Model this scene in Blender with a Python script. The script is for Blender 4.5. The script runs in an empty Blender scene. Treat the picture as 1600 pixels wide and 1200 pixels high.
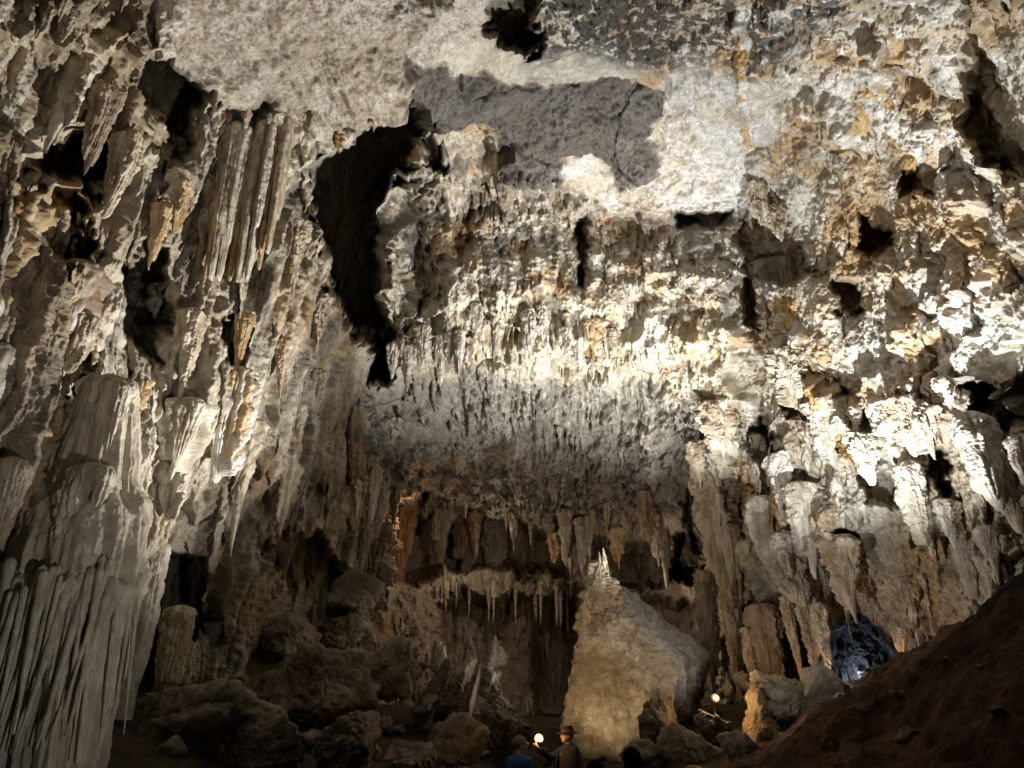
import bpy, bmesh, math, random
import numpy as np
from concurrent.futures import ThreadPoolExecutor
from mathutils import Vector, Matrix

# ------------------------------------------------------------------ camera, world, lights, exposure
scene = bpy.context.scene
COL = scene.collection
PITCH = math.radians(24.0)
FPX = 1155.0                      # focal length in photo pixels (1600 wide)
CAM = np.array((0.0, 0.0, 1.6))
cam_data = bpy.data.cameras.new("camera")
cam_data.sensor_width = 36.0
cam_data.lens = 36.0 * FPX / 1600.0
cam_data.clip_end = 300.0
cam = bpy.data.objects.new("camera", cam_data)
cam.location = CAM
cam.rotation_euler = (math.radians(90.0) + PITCH, 0, 0)
COL.objects.link(cam)
scene.camera = cam

world = bpy.data.worlds.new("World")
scene.world = world
world.use_nodes = True
world.node_tree.nodes["Background"].inputs[0].default_value = (0.9, 0.95, 1.0, 1)
world.node_tree.nodes["Background"].inputs[1].default_value = 0.006

scene.view_settings.view_transform = 'Standard'
scene.view_settings.look = 'None'
scene.view_settings.gamma = 1.0
scene.view_settings.exposure = 0.35
scene.cycles.max_bounces = 6
scene.cycles.diffuse_bounces = 5
scene.cycles.glossy_bounces = 2
scene.cycles.use_denoising = True
scene.cycles.denoiser = 'OPENIMAGEDENOISE'
scene.cycles.sample_clamp_indirect = 4.0

def ray(px, py):
    x = (np.asarray(px, float) - 800.0) / FPX
    y = (600.0 - np.asarray(py, float)) / FPX
    c, s = math.cos(PITCH), math.sin(PITCH)
    d = np.stack([x, c - y * s, s + y * c], -1)
    return d / np.linalg.norm(d, axis=-1, keepdims=True)

def unp(px, py, t):
    """the point t metres from the camera, seen at photo pixel px, py"""
    return CAM + ray(px, py) * np.asarray(t, float)[..., None]

def spot(name, loc, target, watts, color, cone, blend=0.5, radius=0.06):
    l = bpy.data.lights.new(name, 'SPOT')
    l.energy = watts; l.color = color
    l.spot_size = math.radians(cone); l.spot_blend = blend
    l.shadow_soft_size = radius
    o = bpy.data.objects.new(name, l)
    o.location = loc
    d = Vector(target) - Vector(loc)
    o.rotation_euler = d.to_track_quat('-Z', 'Y').to_euler()
    COL.objects.link(o)
    return o

def bulb_light(name, loc, watts, color, radius=0.05):
    l = bpy.data.lights.new(name, 'POINT')
    l.energy = watts; l.color = color; l.shadow_soft_size = radius
    o = bpy.data.objects.new(name, l); o.location = loc
    COL.objects.link(o)
    return o

COOL = (0.90, 0.95, 1.0)
NEUT = (1.0, 0.965, 0.905)
WARM = (1.0, 0.62, 0.25)
# the show cave's floodlights right, left and centre; the fill lights are added
spot("flood_right", unp(1388, 1006, 12.6), unp(1080, 200, 20), 6000, COOL, 112, 0.9)
spot("flood_left", (2.0, 10.6, 1.4), unp(330, 250, 13), 5600, (1.0, .975, .93), 84, 1.0)
spot("flood_centre", unp(1116, 1085, 16.0), unp(880, 490, 22), 8000, (1.0, .98, .94), 72, 0.9)
spot("column_fill", (0.5, 3.7, .55), unp(130, 680, 10), 240, NEUT, 66, 0.9)  # added spot that lifts the face of the flowstone column
spot("right_wall_fill", (-1.0, 9.6, .6), unp(1330, 560, 17), 1600, NEUT, 84, 1.0, .12)  # added soft fill so the right wall's hanging masses read
spot("boulder_fill", unp(842, 1160, 15.2), unp(985, 1030, 19), 260, (1.0, .72, .40), 62, 0.8)  # added spot, brightens the pointed boulder in the hand lamp's stead
spot("slope_fill", unp(1225, 1052, 15.2), unp(1045, 990, 19), 190, COOL, 44, 0.8)  # added to light the boulder's sloping top
spot("rubble_fill", unp(870, 1075, 17.4), unp(560, 975, 17), 90, (1.0, .9, .76), 95, 1.0)  # weak spot added to lift the rubble on the left
bulb_light("alcove_glow", unp(640, 800, 25.4), 24, (1.0, .5, .2))
bulb_light("alcove_fill", unp(770, 868, 27.2), 70, (1.0, .80, .6))  # added so the alcove's pillars show
bulb_light("chamber_fill", unp(1000, 950, 25.0), 75, (1.0, .78, .55))  # added light for the dim back chamber
bulb_light("pillar_glow", unp(1282, 1072, 17.35), 16, (1.0, .58, .36))
bulb_light("bank_glow", unp(1420, 1036, 16.6), 5, (1.0, .5, .25))

# ------------------------------------------------------------------ noise
POOL = ThreadPoolExecutor(4)
_rs = np.random.RandomState(7)
PERM = np.tile(_rs.permutation(256).astype(np.int32), 2)
_g = _rs.normal(size=(256, 3)); GRAD = (_g / np.linalg.norm(_g, axis=1, keepdims=True)).astype(np.float32)
GX, GY, GZ = (np.ascontiguousarray(GRAD[:, i]) for i in range(3))

def _pn(x, y, z):
    xf = np.floor(x); yf = np.floor(y); zf = np.floor(z)
    xi = xf.astype(np.int32) & 255; yi = yf.astype(np.int32) & 255; zi = zf.astype(np.int32) & 255
    x = x - xf; y = y - yf; z = z - zf
    u = x * x * x * (x * (x * 6 - 15) + 10)
    v = y * y * y * (y * (y * 6 - 15) + 10)
    w = z * z * z * (z * (z * 6 - 15) + 10)
    A = PERM[xi]; B = PERM[xi + 1]
    AA = PERM[A + yi]; AB = PERM[A + yi + 1]; BA = PERM[B + yi]; BB = PERM[B + yi + 1]
    def g(h, dx, dy, dz):
        return GX[h] * dx + GY[h] * dy + GZ[h] * dz
    x1, y1, z1 = x - 1, y - 1, z - 1
    n000 = g(PERM[AA + zi], x, y, z);    n100 = g(PERM[BA + zi], x1, y, z)
    n010 = g(PERM[AB + zi], x, y1, z);   n110 = g(PERM[BB + zi], x1, y1, z)
    n001 = g(PERM[AA + zi + 1], x, y, z1);  n101 = g(PERM[BA + zi + 1], x1, y, z1)
    n011 = g(PERM[AB + zi + 1], x, y1, z1); n111 = g(PERM[BB + zi + 1], x1, y1, z1)
    a = n000 + u * (n100 - n000); b = n010 + u * (n110 - n010)
    c = n001 + u * (n101 - n001); d = n011 + u * (n111 - n011)
    e = a + v * (b - a); f = c + v * (d - c)
    return 1.5 * (e + w * (f - e))

def noise(P, freq, seed=0):
    """gradient noise in about -1..1 at points P (n,3); freq a number or three"""
    f = np.broadcast_to(np.asarray(freq, np.float32), (3,))
    n = len(P); out = np.empty(n, np.float32)
    off = np.float32([seed * 17.31 + 3.1, seed * 7.77 + 11.7, seed * 13.13 + 5.3])
    step = 60000
    def work(i):
        q = P[i:i + step].astype(np.float32) * f + off
        out[i:i + step] = _pn(np.ascontiguousarray(q[:, 0]), np.ascontiguousarray(q[:, 1]), np.ascontiguousarray(q[:, 2]))
    list(POOL.map(work, range(0, n, step)))
    return out

def fbm(P, freq, octs, seed=0, gain=0.5, lac=2.03):
    f = np.broadcast_to(np.asarray(freq, float), (3,)).copy()
    s = 0; a = 1.0
    for i in range(octs):
        s = s + a * noise(P, f, seed + i * 3); a *= gain; f = f * lac
    return s

def billow(P, freq, octs, seed=0, gain=0.5, lac=2.1):
    f = np.broadcast_to(np.asarray(freq, float), (3,)).copy()
    s = 0; a = 1.0
    for i in range(octs):
        s = s + a * np.abs(noise(P, f, seed + i * 3)); a *= gain; f = f * lac
    return s

def sstep(a, b, x):
    t = np.clip((x - a) / (b - a), 0, 1)
    return t * t * (3 - 2 * t)

def mix(a, b, t):
    return a + (b - a) * t

# ------------------------------------------------------------------ materials
def node_mat(name, rough=0.8, spec=0.3, bump=0.4, bscale=9.0, grain=0.35, color=None, detail_scale=6.0, bdist=0.05):
    m = bpy.data.materials.new(name); m.use_nodes = True
    nt = m.node_tree; N = nt.nodes; L = nt.links
    b = N["Principled BSDF"]
    b.inputs["Roughness"].default_value = rough
    b.inputs["Specular IOR Level"].default_value = spec
    tc = N.new("ShaderNodeTexCoord")
    n1 = N.new("ShaderNodeTexNoise"); n1.inputs["Scale"].default_value = detail_scale
    n1.inputs["Detail"].default_value = 8; n1.inputs["Roughness"].default_value = 0.65
    geo = N.new("ShaderNodeNewGeometry")
    L.new(geo.outputs["Position"], n1.inputs["Vector"])
    r = N.new("ShaderNodeMapRange"); r.inputs["From Min"].default_value = 0.3; r.inputs["From Max"].default_value = 0.7
    r.inputs["To Min"].default_value = 1.0 - grain; r.inputs["To Max"].default_value = 1.0 + grain * 0.6
    L.new(n1.outputs["Fac"], r.inputs["Value"])
    mul = N.new("ShaderNodeMix"); mul.data_type = 'RGBA'; mul.blend_type = 'MULTIPLY'; mul.inputs["Factor"].default_value = 1
    if color is None:
        at = N.new("ShaderNodeAttribute"); at.attribute_name = "Col"
        L.new(at.outputs["Color"], mul.inputs["A"])
    else:
        mul.inputs["A"].default_value = (*color, 1)
    L.new(r.outputs["Result"], mul.inputs["B"])
    L.new(mul.outputs["Result"], b.inputs["Base Color"])
    if bump:
        n2 = N.new("ShaderNodeTexNoise"); n2.inputs["Scale"].default_value = bscale
        n2.inputs["Detail"].default_value = 6; n2.inputs["Roughness"].default_value = 0.7
        L.new(geo.outputs["Position"], n2.inputs["Vector"])
        bp = N.new("ShaderNodeBump"); bp.inputs["Strength"].default_value = bump; bp.inputs["Distance"].default_value = bdist
        n3 = N.new("ShaderNodeTexNoise"); n3.inputs["Scale"].default_value = bscale * 4.3
        n3.inputs["Detail"].default_value = 4; n3.inputs["Roughness"].default_value = 0.75
        L.new(geo.outputs["Position"], n3.inputs["Vector"])
        bp2 = N.new("ShaderNodeBump"); bp2.inputs["Strength"].default_value = bump; bp2.inputs["Distance"].default_value = bdist * .45
        L.new(n2.outputs["Fac"], bp.inputs["Height"]); L.new(bp.outputs["Normal"], bp2.inputs["Normal"])
        L.new(n3.outputs["Fac"], bp2.inputs["Height"]); L.new(bp2.outputs["Normal"], b.inputs["Normal"])
        r3 = N.new("ShaderNodeMapRange"); r3.inputs["From Min"].default_value = 0.36; r3.inputs["From Max"].default_value = 0.52
        r3.inputs["To Min"].default_value = 1.0 - grain * 1.1; r3.inputs["To Max"].default_value = 1.0
        L.new(n3.outputs["Fac"], r3.inputs["Value"])
        mul2 = N.new("ShaderNodeMix"); mul2.data_type = 'RGBA'; mul2.blend_type = 'MULTIPLY'; mul2.inputs["Factor"].default_value = 1
        L.new(mul.outputs["Result"], mul2.inputs["A"]); L.new(r3.outputs["Result"], mul2.inputs["B"])
        L.new(mul2.outputs["Result"], b.inputs["Base Color"])
    return m

M_ROCK = node_mat("cave_rock", 0.75, 0.25, 0.7, 7.0, 0.4, bdist=0.06)
M_FLOW = node_mat("flowstone", 0.5, 0.35, 0.45, 14.0, 0.28, bdist=0.03)
M_EARTH = node_mat("earth", 0.95, 0.1, 0.9, 5.0, 0.5, bdist=0.08)

def emit_mat(name, color, strength):
    m = bpy.data.materials.new(name); m.use_nodes = True
    b = m.node_tree.nodes["Principled BSDF"]
    b.inputs["Base Color"].default_value = (*color, 1)
    b.inputs["Emission Color"].default_value = (*color, 1)
    b.inputs["Emission Strength"].default_value = strength
    return m

# ------------------------------------------------------------------ object helpers
def mesh_from(name, V, F, mat, C=None, smooth=True):
    me = bpy.data.meshes.new(name)
    V = np.ascontiguousarray(V, np.float32)
    F = np.ascontiguousarray(F, np.int32)
    k = F.shape[1]
    me.vertices.add(len(V)); me.vertices.foreach_set("co", V.ravel())
    me.loops.add(F.size); me.loops.foreach_set("vertex_index", F.ravel())
    me.polygons.add(len(F)); me.polygons.foreach_set("loop_start", np.arange(0, F.size, k, dtype=np.int32))
    me.update(calc_edges=True)
    me.polygons.foreach_set("use_smooth", np.full(len(F), smooth))
    if C is not None:
        a = me.color_attributes.new("Col", 'FLOAT_COLOR', 'POINT')
        c4 = np.ones((len(V), 4), np.float32); c4[:, :3] = C
        a.data.foreach_set("color", c4.ravel())
    me.materials.append(mat)
    return me

def put(name, me, loc=(0, 0, 0), parent=None, rotz=0.0, scale=None):
    o = bpy.data.objects.new(name, me)
    COL.objects.link(o)
    o.location = loc
    o.rotation_euler[2] = rotz
    if scale is not None: o.scale = scale
    if parent is not None: o.parent = parent
    return o

def tag(o, label, cat, group=None):
    o["label"] = label; o["category"] = cat
    if group: o["group"] = group
    return o

def structure(o):
    o["kind"] = "structure"
    return o

def thing(name, label, cat, loc, group=None):
    o = bpy.data.objects.new(name, None); COL.objects.link(o); o.location = loc
    o.empty_display_size = 0.2
    return tag(o, label, cat, group)

# ------------------------------------------------------------------ the cave shell
S = 1.2                                  # grid step in photo pixels
X0, X1, Y0, Y1 = -260, 1860, -240, 1320
xs = np.arange(X0, X1, S); ys = np.arange(Y0, Y1, S)
NX, NY = len(xs), len(ys)
XX, YY = np.meshgrid(xs, ys)

CTRL = [  # px, py, metres from the camera
 (-260,-240,8.2),(100,-240,9.5),(450,-240,11),(800,-240,13),(1150,-240,13),(1500,-240,11.5),(1860,-240,9.5),
 (-260,0,8.4),(0,0,9.8),(300,0,12.0),(600,0,13.6),(800,0,15.5),(1100,0,16),(1400,0,14),(1600,0,12),(1860,0,10),
 (0,170,9.8),(330,170,13.6),(640,150,15.3),(850,200,18.4),(1100,200,19),(1400,170,16),(1600,170,12.6),
 (-260,330,8.3),(0,330,9.6),(250,330,12.4),(420,330,15),(700,330,21.5),(950,330,21.8),(1150,330,21),(1400,330,17.5),(1600,330,13.6),(1860,330,11),
 (0,500,9.5),(250,500,12.6),(450,500,15.8),(600,500,20.5),(850,490,21.6),(1100,500,21),(1350,500,18),(1600,500,14.2),
 (580,590,22.5),(700,590,24),(850,590,24.4),(1100,600,22),(1300,600,18.6),(1600,600,14.8),
 (-260,720,8.0),(0,720,9.6),(300,720,13),(500,720,18),(700,720,26.5),(900,720,27),(1100,720,23),(1300,720,18.6),(1600,720,15.2),(1860,720,12),
 (300,830,14),(450,830,17.5),(600,830,25.5),(850,840,30),(1050,830,26),(1200,830,20),(1500,830,16.4),
 (0,900,10.2),(250,900,13.5),(450,950,18.5),(640,930,26),(850,930,29),(1050,930,27),(1200,930,21),(1400,950,18),(1600,950,16.5),(1860,950,14),
 (-260,1100,8.6),(0,1100,10.6),(250,1100,14.0),(450,1100,18.5),(640,1060,25),(850,1080,29),(1080,1080,26),(1250,1060,21.5),(1400,1080,19),
 (0,1320,11),(400,1320,18),(850,1320,28),(1300,1320,20),(1860,1320,15)]

def tps(pts, qx, qy):
    P = np.array(pts, float); p = P[:, :2] / 500.0; z = P[:, 2]; n = len(P)
    def k(r2): return 0.5 * r2 * np.log(r2 + 1e-9)
    d = ((p[:, None] - p[None]) ** 2).sum(-1)
    A = np.zeros((n + 3, n + 3)); A[:n, :n] = k(d) + 0.004 * np.eye(n)
    A[:n, n] = 1; A[:n, n + 1:] = p; A[n, :n] = 1; A[n + 1:, :n] = p.T
    w = np.linalg.solve(A, np.r_[z, 0, 0, 0])
    q = np.stack([qx.ravel(), qy.ravel()], -1) / 500.0
    out = w[n] + q @ w[n + 1:]
    for i in range(n):
        out += w[i] * k(((q - p[i]) ** 2).sum(-1))
    return out.reshape(qx.shape)

def upsample(a, shape):
    h, w = a.shape; H, W = shape
    yi = np.linspace(0, h - 1, H); xi = np.linspace(0, w - 1, W)
    y0 = np.clip(yi.astype(int), 0, h - 2); x0 = np.clip(xi.astype(int), 0, w - 2)
    fy = (yi - y0)[:, None]; fx = (xi - x0)[None]
    r = a[y0] * (1 - fy) + a[y0 + 1] * fy
    return r[:, x0] * (1 - fx) + r[:, x0 + 1] * fx

cx = np.linspace(xs[0], xs[-1], 180); cy = np.linspace(ys[0], ys[-1], 136)
CXX, CYY = np.meshgrid(cx, cy)
R0 = upsample(tps(CTRL, CXX, CYY), (NY, NX)).astype(np.float32)
R0 = np.maximum(R0, 6.5)
D = ray(XX, YY).astype(np.float32)
P0 = (CAM + D * R0[..., None]).astype(np.float32)

def grid_normals(P):
    du = np.gradient(P, axis=1); dv = np.gradient(P, axis=0)
    n = np.cross(du, dv); n /= np.linalg.norm(n, axis=-1, keepdims=True) + 1e-9
    s = np.sign((n * D).sum(-1, keepdims=True))
    return -n * s
N0 = grid_normals(P0).astype(np.float32)
PF = P0.reshape(-1, 3)
def nz(freq, seed=0): return noise(PF, freq, seed).reshape(NY, NX)
def fb(freq, o, seed=0, gain=.5): return fbm(PF, freq, o, seed, gain).reshape(NY, NX)
def bl(freq, o, seed=0, gain=.5): return billow(PF, freq, o, seed, gain).reshape(NY, NX)

# ragged outlines: pixel coordinates warped by noise
w1 = fb(0.7, 4, 11, .6); w2 = fb(0.7, 4, 23, .6)
PXM = FPX / R0                                         # pixels per metre on the shell
w3 = nz(3.5, 13); w4 = nz(3.5, 17)
w5 = nz(9.0, 19); w6 = nz(9.0, 21)
LWX, LWY = PXM * 0.30 * w1, PXM * 0.30 * w2
HWX, HWY = PXM * (0.08 * w3 + .05 * w5), PXM * (0.08 * w4 + .05 * w6)

def poly_mask(pts, feather=6.0, warp=1.0):
    """soft mask (1 inside) of an outline drawn on the shell, edges ragged"""
    p = np.array(pts, float)
    pad = 40 + feather
    i0 = int(max(0, (p[:, 1].min() - pad - Y0) / S)); i1 = int(min(NY, (p[:, 1].max() + pad - Y0) / S + 1))
    j0 = int(max(0, (p[:, 0].min() - pad - X0) / S)); j1 = int(min(NX, (p[:, 0].max() + pad - X0) / S + 1))
    sl = (slice(i0, i1), slice(j0, j1))
    x = XX[sl] + warp * LWX[sl] + HWX[sl]; y = YY[sl] + warp * LWY[sl] + HWY[sl]
    inside = np.zeros(x.shape, bool); dist = np.full(x.shape, 1e9)
    for (ax, ay), (bx, by) in zip(p, np.roll(p, -1, 0)):
        c = ((ay > y) != (by > y)) & (x < (bx - ax) * (y - ay) / (by - ay + 1e-12) + ax)
        inside ^= c
        vx, vy = bx - ax, by - ay
        t = np.clip(((x - ax) * vx + (y - ay) * vy) / (vx * vx + vy * vy + 1e-9), 0, 1)
        dist = np.minimum(dist, (x - ax - t * vx) ** 2 + (y - ay - t * vy) ** 2)
    sd = np.sqrt(dist) * np.where(inside, 1, -1)
    m = np.zeros((NY, NX), np.float32)
    m[sl] = sstep(-feather, feather, sd)
    return m

# ---- zones (outlines in the photograph, laid on the shell)
Z_LEFT = poly_mask([(-400,-400),(-400,1400),(560,1400),(600,900),(560,700),(545,560),(520,470),(470,330),(500,230),(590,190),(640,150),(330,165),(285,105),(265,30),(290,-400)], 14)
Z_SLAB = poly_mask([(300,-400),(640,-400),(625,-100),(652,20),(620,75),(648,112),(634,150),(560,185),(470,165),(330,170),(288,100),(262,30)], 22, 1.4)
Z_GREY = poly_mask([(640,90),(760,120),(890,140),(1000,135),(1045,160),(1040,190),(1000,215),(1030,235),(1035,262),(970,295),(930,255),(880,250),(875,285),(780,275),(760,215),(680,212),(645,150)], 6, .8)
Z_WHITE = poly_mask([(1045,130),(1160,130),(1190,200),(1170,330),(950,335),(940,300),(1040,260),(1030,190)], 14)
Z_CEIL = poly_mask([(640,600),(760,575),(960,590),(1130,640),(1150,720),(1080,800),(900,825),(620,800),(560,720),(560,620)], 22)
Z_TOPSHADE = poly_mask([(770,-400),(1330,-400),(1310,40),(1250,90),(1160,115),(1040,120),(900,85),(800,60)], 30, 1.6)
Z_RIGHT = poly_mask([(1180,-400),(2000,-400),(2000,700),(1250,640),(1150,500),(1160,330),(1200,150)], 30)
Z_LOWR = poly_mask([(1080,730),(1150,640),(1300,560),(1480,620),(2000,600),(2000,1400),(1100,1400),(1090,900)], 25)
Z_MID = poly_mask([(640,210),(760,220),(870,285),(950,335),(1150,330),(1180,500),(1230,640),(1100,640),(900,585),(620,570),(590,470),(590,350)], 14)
Z_BACK = poly_mask([(600,780),(760,790),(890,840),(1100,840),(1150,1000),(1150,1400),(560,1400),(620,920)], 16)

# ---- relief along the shell normal, metres
vert = (1.0, 1.0, 0.45)                                 # features stretched down the walls
bil = bl((0.55, 0.55, 0.34), 5, 31, 0.52)
fine = bl((2.2, 2.2, 1.3), 4, 51, 0.55)
ridg = 1.0 - bl((1.0, 1.0, 0.20), 4, 71, 0.5)
big = fb(0.16, 3, 91)
coral = bl(3.1, 3, 111, 0.6)
spk = bl(7.0, 3, 131, .6)
Z_TOPMID = poly_mask([(640,-400),(800,-400),(790,60),(640,95)], 16)
rough_w = np.clip(0.9 * Z_MID + 0.9 * Z_RIGHT + 1.0 * Z_LEFT + 0.8 * Z_LOWR + 0.55 * Z_BACK + 0.85 * Z_TOPSHADE + .8 * Z_TOPMID, 0.25, 1.0)
smooth_w = np.clip(Z_SLAB + Z_GREY + Z_WHITE * 0.8 + Z_CEIL * 0.4, 0, 1)
rough_w = rough_w * (1 - smooth_w) + 0.12 * smooth_w
ribs = 1.0 - bl((0.75, 0.75, 0.05), 3, 301, .5)
chunk = np.maximum(0, fb((0.45, 0.45, 0.4), 3, 401, .5)) ; chunk = sstep(.02, .22, chunk)
H = 0.45 * big + (.7 * Z_MID + .38 * Z_RIGHT + .35 * Z_LOWR) * (chunk - .5) + rough_w * ((0.85 - .45 * Z_LEFT) * (bil - 0.45) + 0.24 * (fine - 0.45) * (1 - .5 * Z_LEFT) + 0.13 * coral * (1 - .6 * Z_LEFT) + 0.10 * (spk - .4) * (1 - .6 * Z_LEFT))
H += (Z_LEFT + .5 * Z_LOWR) * .11 * fb((3.2, 3.2, .22), 4, 431, .6)
H += rough_w * (Z_LEFT + 0.5 * Z_LOWR) * (0.45 * (ridg - 0.4) + 0.75 * (ribs - .5))
# terraced, cracked bedrock of the smooth ceilings
ter = fb((0.5, 0.5, 1.0), 4, 151, 0.55)
tq = ter * 5.0
terr = (np.floor(tq) + sstep(0.72, 1.0, tq - np.floor(tq))) / 5.0
sm = bl(0.7, 5, 171, .55)
stain_n = fb(.6, 3, 381)
sawz = P0[..., 2] * 1.5 + 1.6 * w1 + .5 * w2; sawz = sawz - np.floor(sawz)
H += Z_CEIL * .42 * (1 - sawz) * sstep(1, .9, sawz) * sstep(-.3, .3, stain_n)
H += Z_CEIL * (.30 * (chunk - .5) + .16 * np.sin(P0[..., 2] * 3.1 + 4 * w1) * sstep(-.2, .4, w2) + .10 * (coral - .4))
H += Z_SLAB * (.75 * fb(.3, 3, 411) + .30 * (bil - .45) + .05 * (coral - .4)) + Z_SLAB * .18 * fb((2.0, .35, .35), 4, 441, .55)
H += (Z_GREY + Z_WHITE) * (.12 * (fine - .4) + .06 * (coral - .4))
H += smooth_w * ((0.06 + .40 * Z_GREY) * terr + 0.34 * sm + 0.05 * (fine - .4))

crk = np.abs(nz((0.42, 0.3, 0.3), 191) + .10 * w1 + .04 * w3)
H -= (Z_GREY + 0.4 * Z_CEIL + 0.15 * Z_SLAB) * 0.26 * (1 - sstep(0.0, 0.035, crk))
# horizontal bedding on the right wall
bed = np.sin(P0[..., 2] * 5.2 + 2.2 * w1 + 0.7 * w2)
Z_BED = poly_mask([(1440,430),(1860,380),(1860,640),(1480,640),(1400,560)], 40)
H += Z_BED * 0.5 * sstep(-0.5, 0.6, bed)
H += Z_MID * 0.12 * np.sin(P0[..., 2] * 7.5 + 3.0 * w2) * sstep(0.0, 0.5, w1 + .3)

# ---- drip relief: thousands of small hanging points stamped into the shell (kept only where they stand proudest)
rng = np.random.RandomState(3)
DR = np.zeros((NY, NX), np.float32); DT = np.zeros((NY, NX), np.float32)
def stamp(px, py, L, w, out, ang=0.0, k=2.0):
    t = R0[int((py - Y0) / S), int((px - X0) / S)]
    s = FPX / t
    Lp, wp = L * s, w * s
    dx, dy = (px - 800.0), (py + 1994.0); q = math.hypot(dx, dy); dx, dy = dx / q, dy / q
    ca, sa = math.cos(ang), math.sin(ang); dx, dy = dx * ca - dy * sa, dx * sa + dy * ca
    ex, ey = px + dx * Lp, py + dy * Lp
    j0 = int((min(px, ex) - wp - X0) / S) - 1; j1 = int((max(px, ex) + wp - X0) / S) + 2
    i0 = int((min(py, ey) - wp * .5 - Y0) / S) - 1; i1 = int((max(py, ey) + wp * .5 - Y0) / S) + 2
    if j0 < 0 or i0 < 0 or j1 >= NX or i1 >= NY: return
    x = XX[i0:i1, j0:j1] - px; y = YY[i0:i1, j0:j1] - py
    v = (x * dx + y * dy) / Lp; u = (x * -dy + y * dx) / wp
    prof = np.clip(1 - v, 0, 1) ** 0.8 * (0.7 + 0.3 * sstep(0, .35, v))
    c = u / (prof + 1e-3)
    body = np.sqrt(np.clip(1 - c * c, 0, 1))
    fl = (0.16 * np.cos(c * (3 + 7 * rng.rand()) + px + 1.5 * v) + .05 * np.cos(v * 30 * L + 3 * c)) * body
    h = (out * sstep(-0.02, 0.55, v) + w * prof * (body + fl) * 1.1) * ((v > 0) & (v < 1) & (np.abs(c) < 1)) * sstep(0, .12, v)
    cur = DR[i0:i1, j0:j1]; win = h > cur
    cur[win] = h[win]
    DT[i0:i1, j0:j1][win] = (rng.rand() - 0.5) * 2

CLUMP = sstep(-.12, .38, fb((.55, .55, .4), 3, 351, .6)) + .04
def scatter(zone, n, Lr, wr, outr, ang=0.06):
    zf = zone * CLUMP * (XX > -120) * (XX < 1720) * (YY > -120) * (YY < 1220)
    c = np.cumsum(zf.ravel().astype(np.float64)); idx = np.searchsorted(c, rng.rand(n) * c[-1])
    for i in idx:
        a = rng.rand() ** 1.8
        L = mix(Lr[0], Lr[1], a)
        stamp(XX.flat[i], YY.flat[i], L, mix(wr[0], wr[1], a * .7 + .3 * rng.rand()), mix(outr[0], outr[1], rng.rand()), rng.normal() * ang)
SHELF1 = poly_mask([(600,470),(760,455),(960,470),(1130,500),(1180,640),(1080,630),(960,600),(760,580),(610,585)], 8)
FRINGE = poly_mask([(560,700),(640,760),(850,800),(1060,790),(1150,700),(1160,860),(1060,870),(880,850),(740,810),(600,800)], 10)
def seam(pts, w, tone, zig=.0):
    """a raised vein of flowstone along a polyline on the shell"""
    n = 0
    for (ax, ay, wa), (bx2, by2, wb) in zip(pts[:-1], pts[1:]):
        d = math.hypot(bx2 - ax, by2 - ay); m = max(2, int(d / 2.0))
        for q in np.linspace(0, 1, m):
            px, py = mix(ax, bx2, q), mix(ay, by2, q); px += 3.0 * math.sin(py * .11) + 1.5 * math.sin(py * .37)
            r = w * mix(wa, wb, q) * FPX / R0[int((py - Y0) / S), int((px - X0) / S)]
            j0, j1 = int((px - r - X0) / S), int((px + r - X0) / S) + 2; i0, i1 = int((py - r - Y0) / S), int((py + r - Y0) / S) + 2
            dd = ((XX[i0:i1, j0:j1] - px) ** 2 + (YY[i0:i1, j0:j1] - py) ** 2) / (r * r)
            h = np.sqrt(np.clip(1 - dd, 0, 1)) * w * mix(wa, wb, q) * 1.1
            cur_ = DR[i0:i1, j0:j1]; wn = h > cur_; cur_[wn] = h[wn]; DT[i0:i1, j0:j1][wn] = tone
            SEAM[i0:i1, j0:j1] = np.maximum(SEAM[i0:i1, j0:j1], np.clip(1 - dd, 0, 1))
SEAM = np.zeros((NY, NX), np.float32)
scatter(Z_LEFT * (1 - Z_SLAB), 230, (1.5, 4.2), (0.2, 0.5), (0.1, 0.5), .05)
scatter(Z_LEFT * (1 - Z_SLAB), 1000, (0.5, 3.0), (0.07, 0.30), (0.05, 0.35), .05)
scatter(Z_LEFT * (1 - Z_SLAB), 1600, (0.25, 1.0), (0.03, 0.09), (0.02, 0.14))
scatter(Z_LOWR, 500, (0.5, 2.2), (0.12, 0.42), (0.1, 0.6))
scatter(Z_LOWR, 900, (0.2, 0.8), (0.04, 0.16), (0.02, 0.2))
scatter(Z_MID, 1500, (0.2, 1.0), (0.05, 0.2), (0.03, 0.3))
scatter(Z_MID, 90, (0.8, 2.6), (0.22, 0.6), (0.08, 0.3))
scatter(Z_CEIL, 60, (0.6, 2.0), (0.2, 0.5), (0.06, 0.25))
scatter(Z_RIGHT, 60, (0.8, 2.4), (0.25, 0.6), (0.08, 0.3))
scatter(SHELF1, 420, (0.3, 1.3), (0.05, 0.16), (0.1, 0.35))
scatter(Z_CEIL * sstep(-.1, .3, fb((.4, .4, .8), 3, 371)), 520, (0.15, 1.0), (0.04, 0.15), (0.04, 0.22))
scatter(poly_mask([(600,570),(760,560),(960,565),(1110,640),(1040,700),(860,650),(640,650)], 12), 420, (0.3, 1.4), (0.06, 0.2), (0.15, 0.45))
scatter(FRINGE, 420, (0.5, 1.7), (0.10, 0.28), (0.1, 0.4))
scatter(Z_BACK, 900, (0.3, 1.6), (0.06, 0.22), (0.03, 0.3))
scatter(Z_RIGHT, 350, (0.3, 1.3), (0.06, 0.26), (0.02, 0.12))

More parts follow.
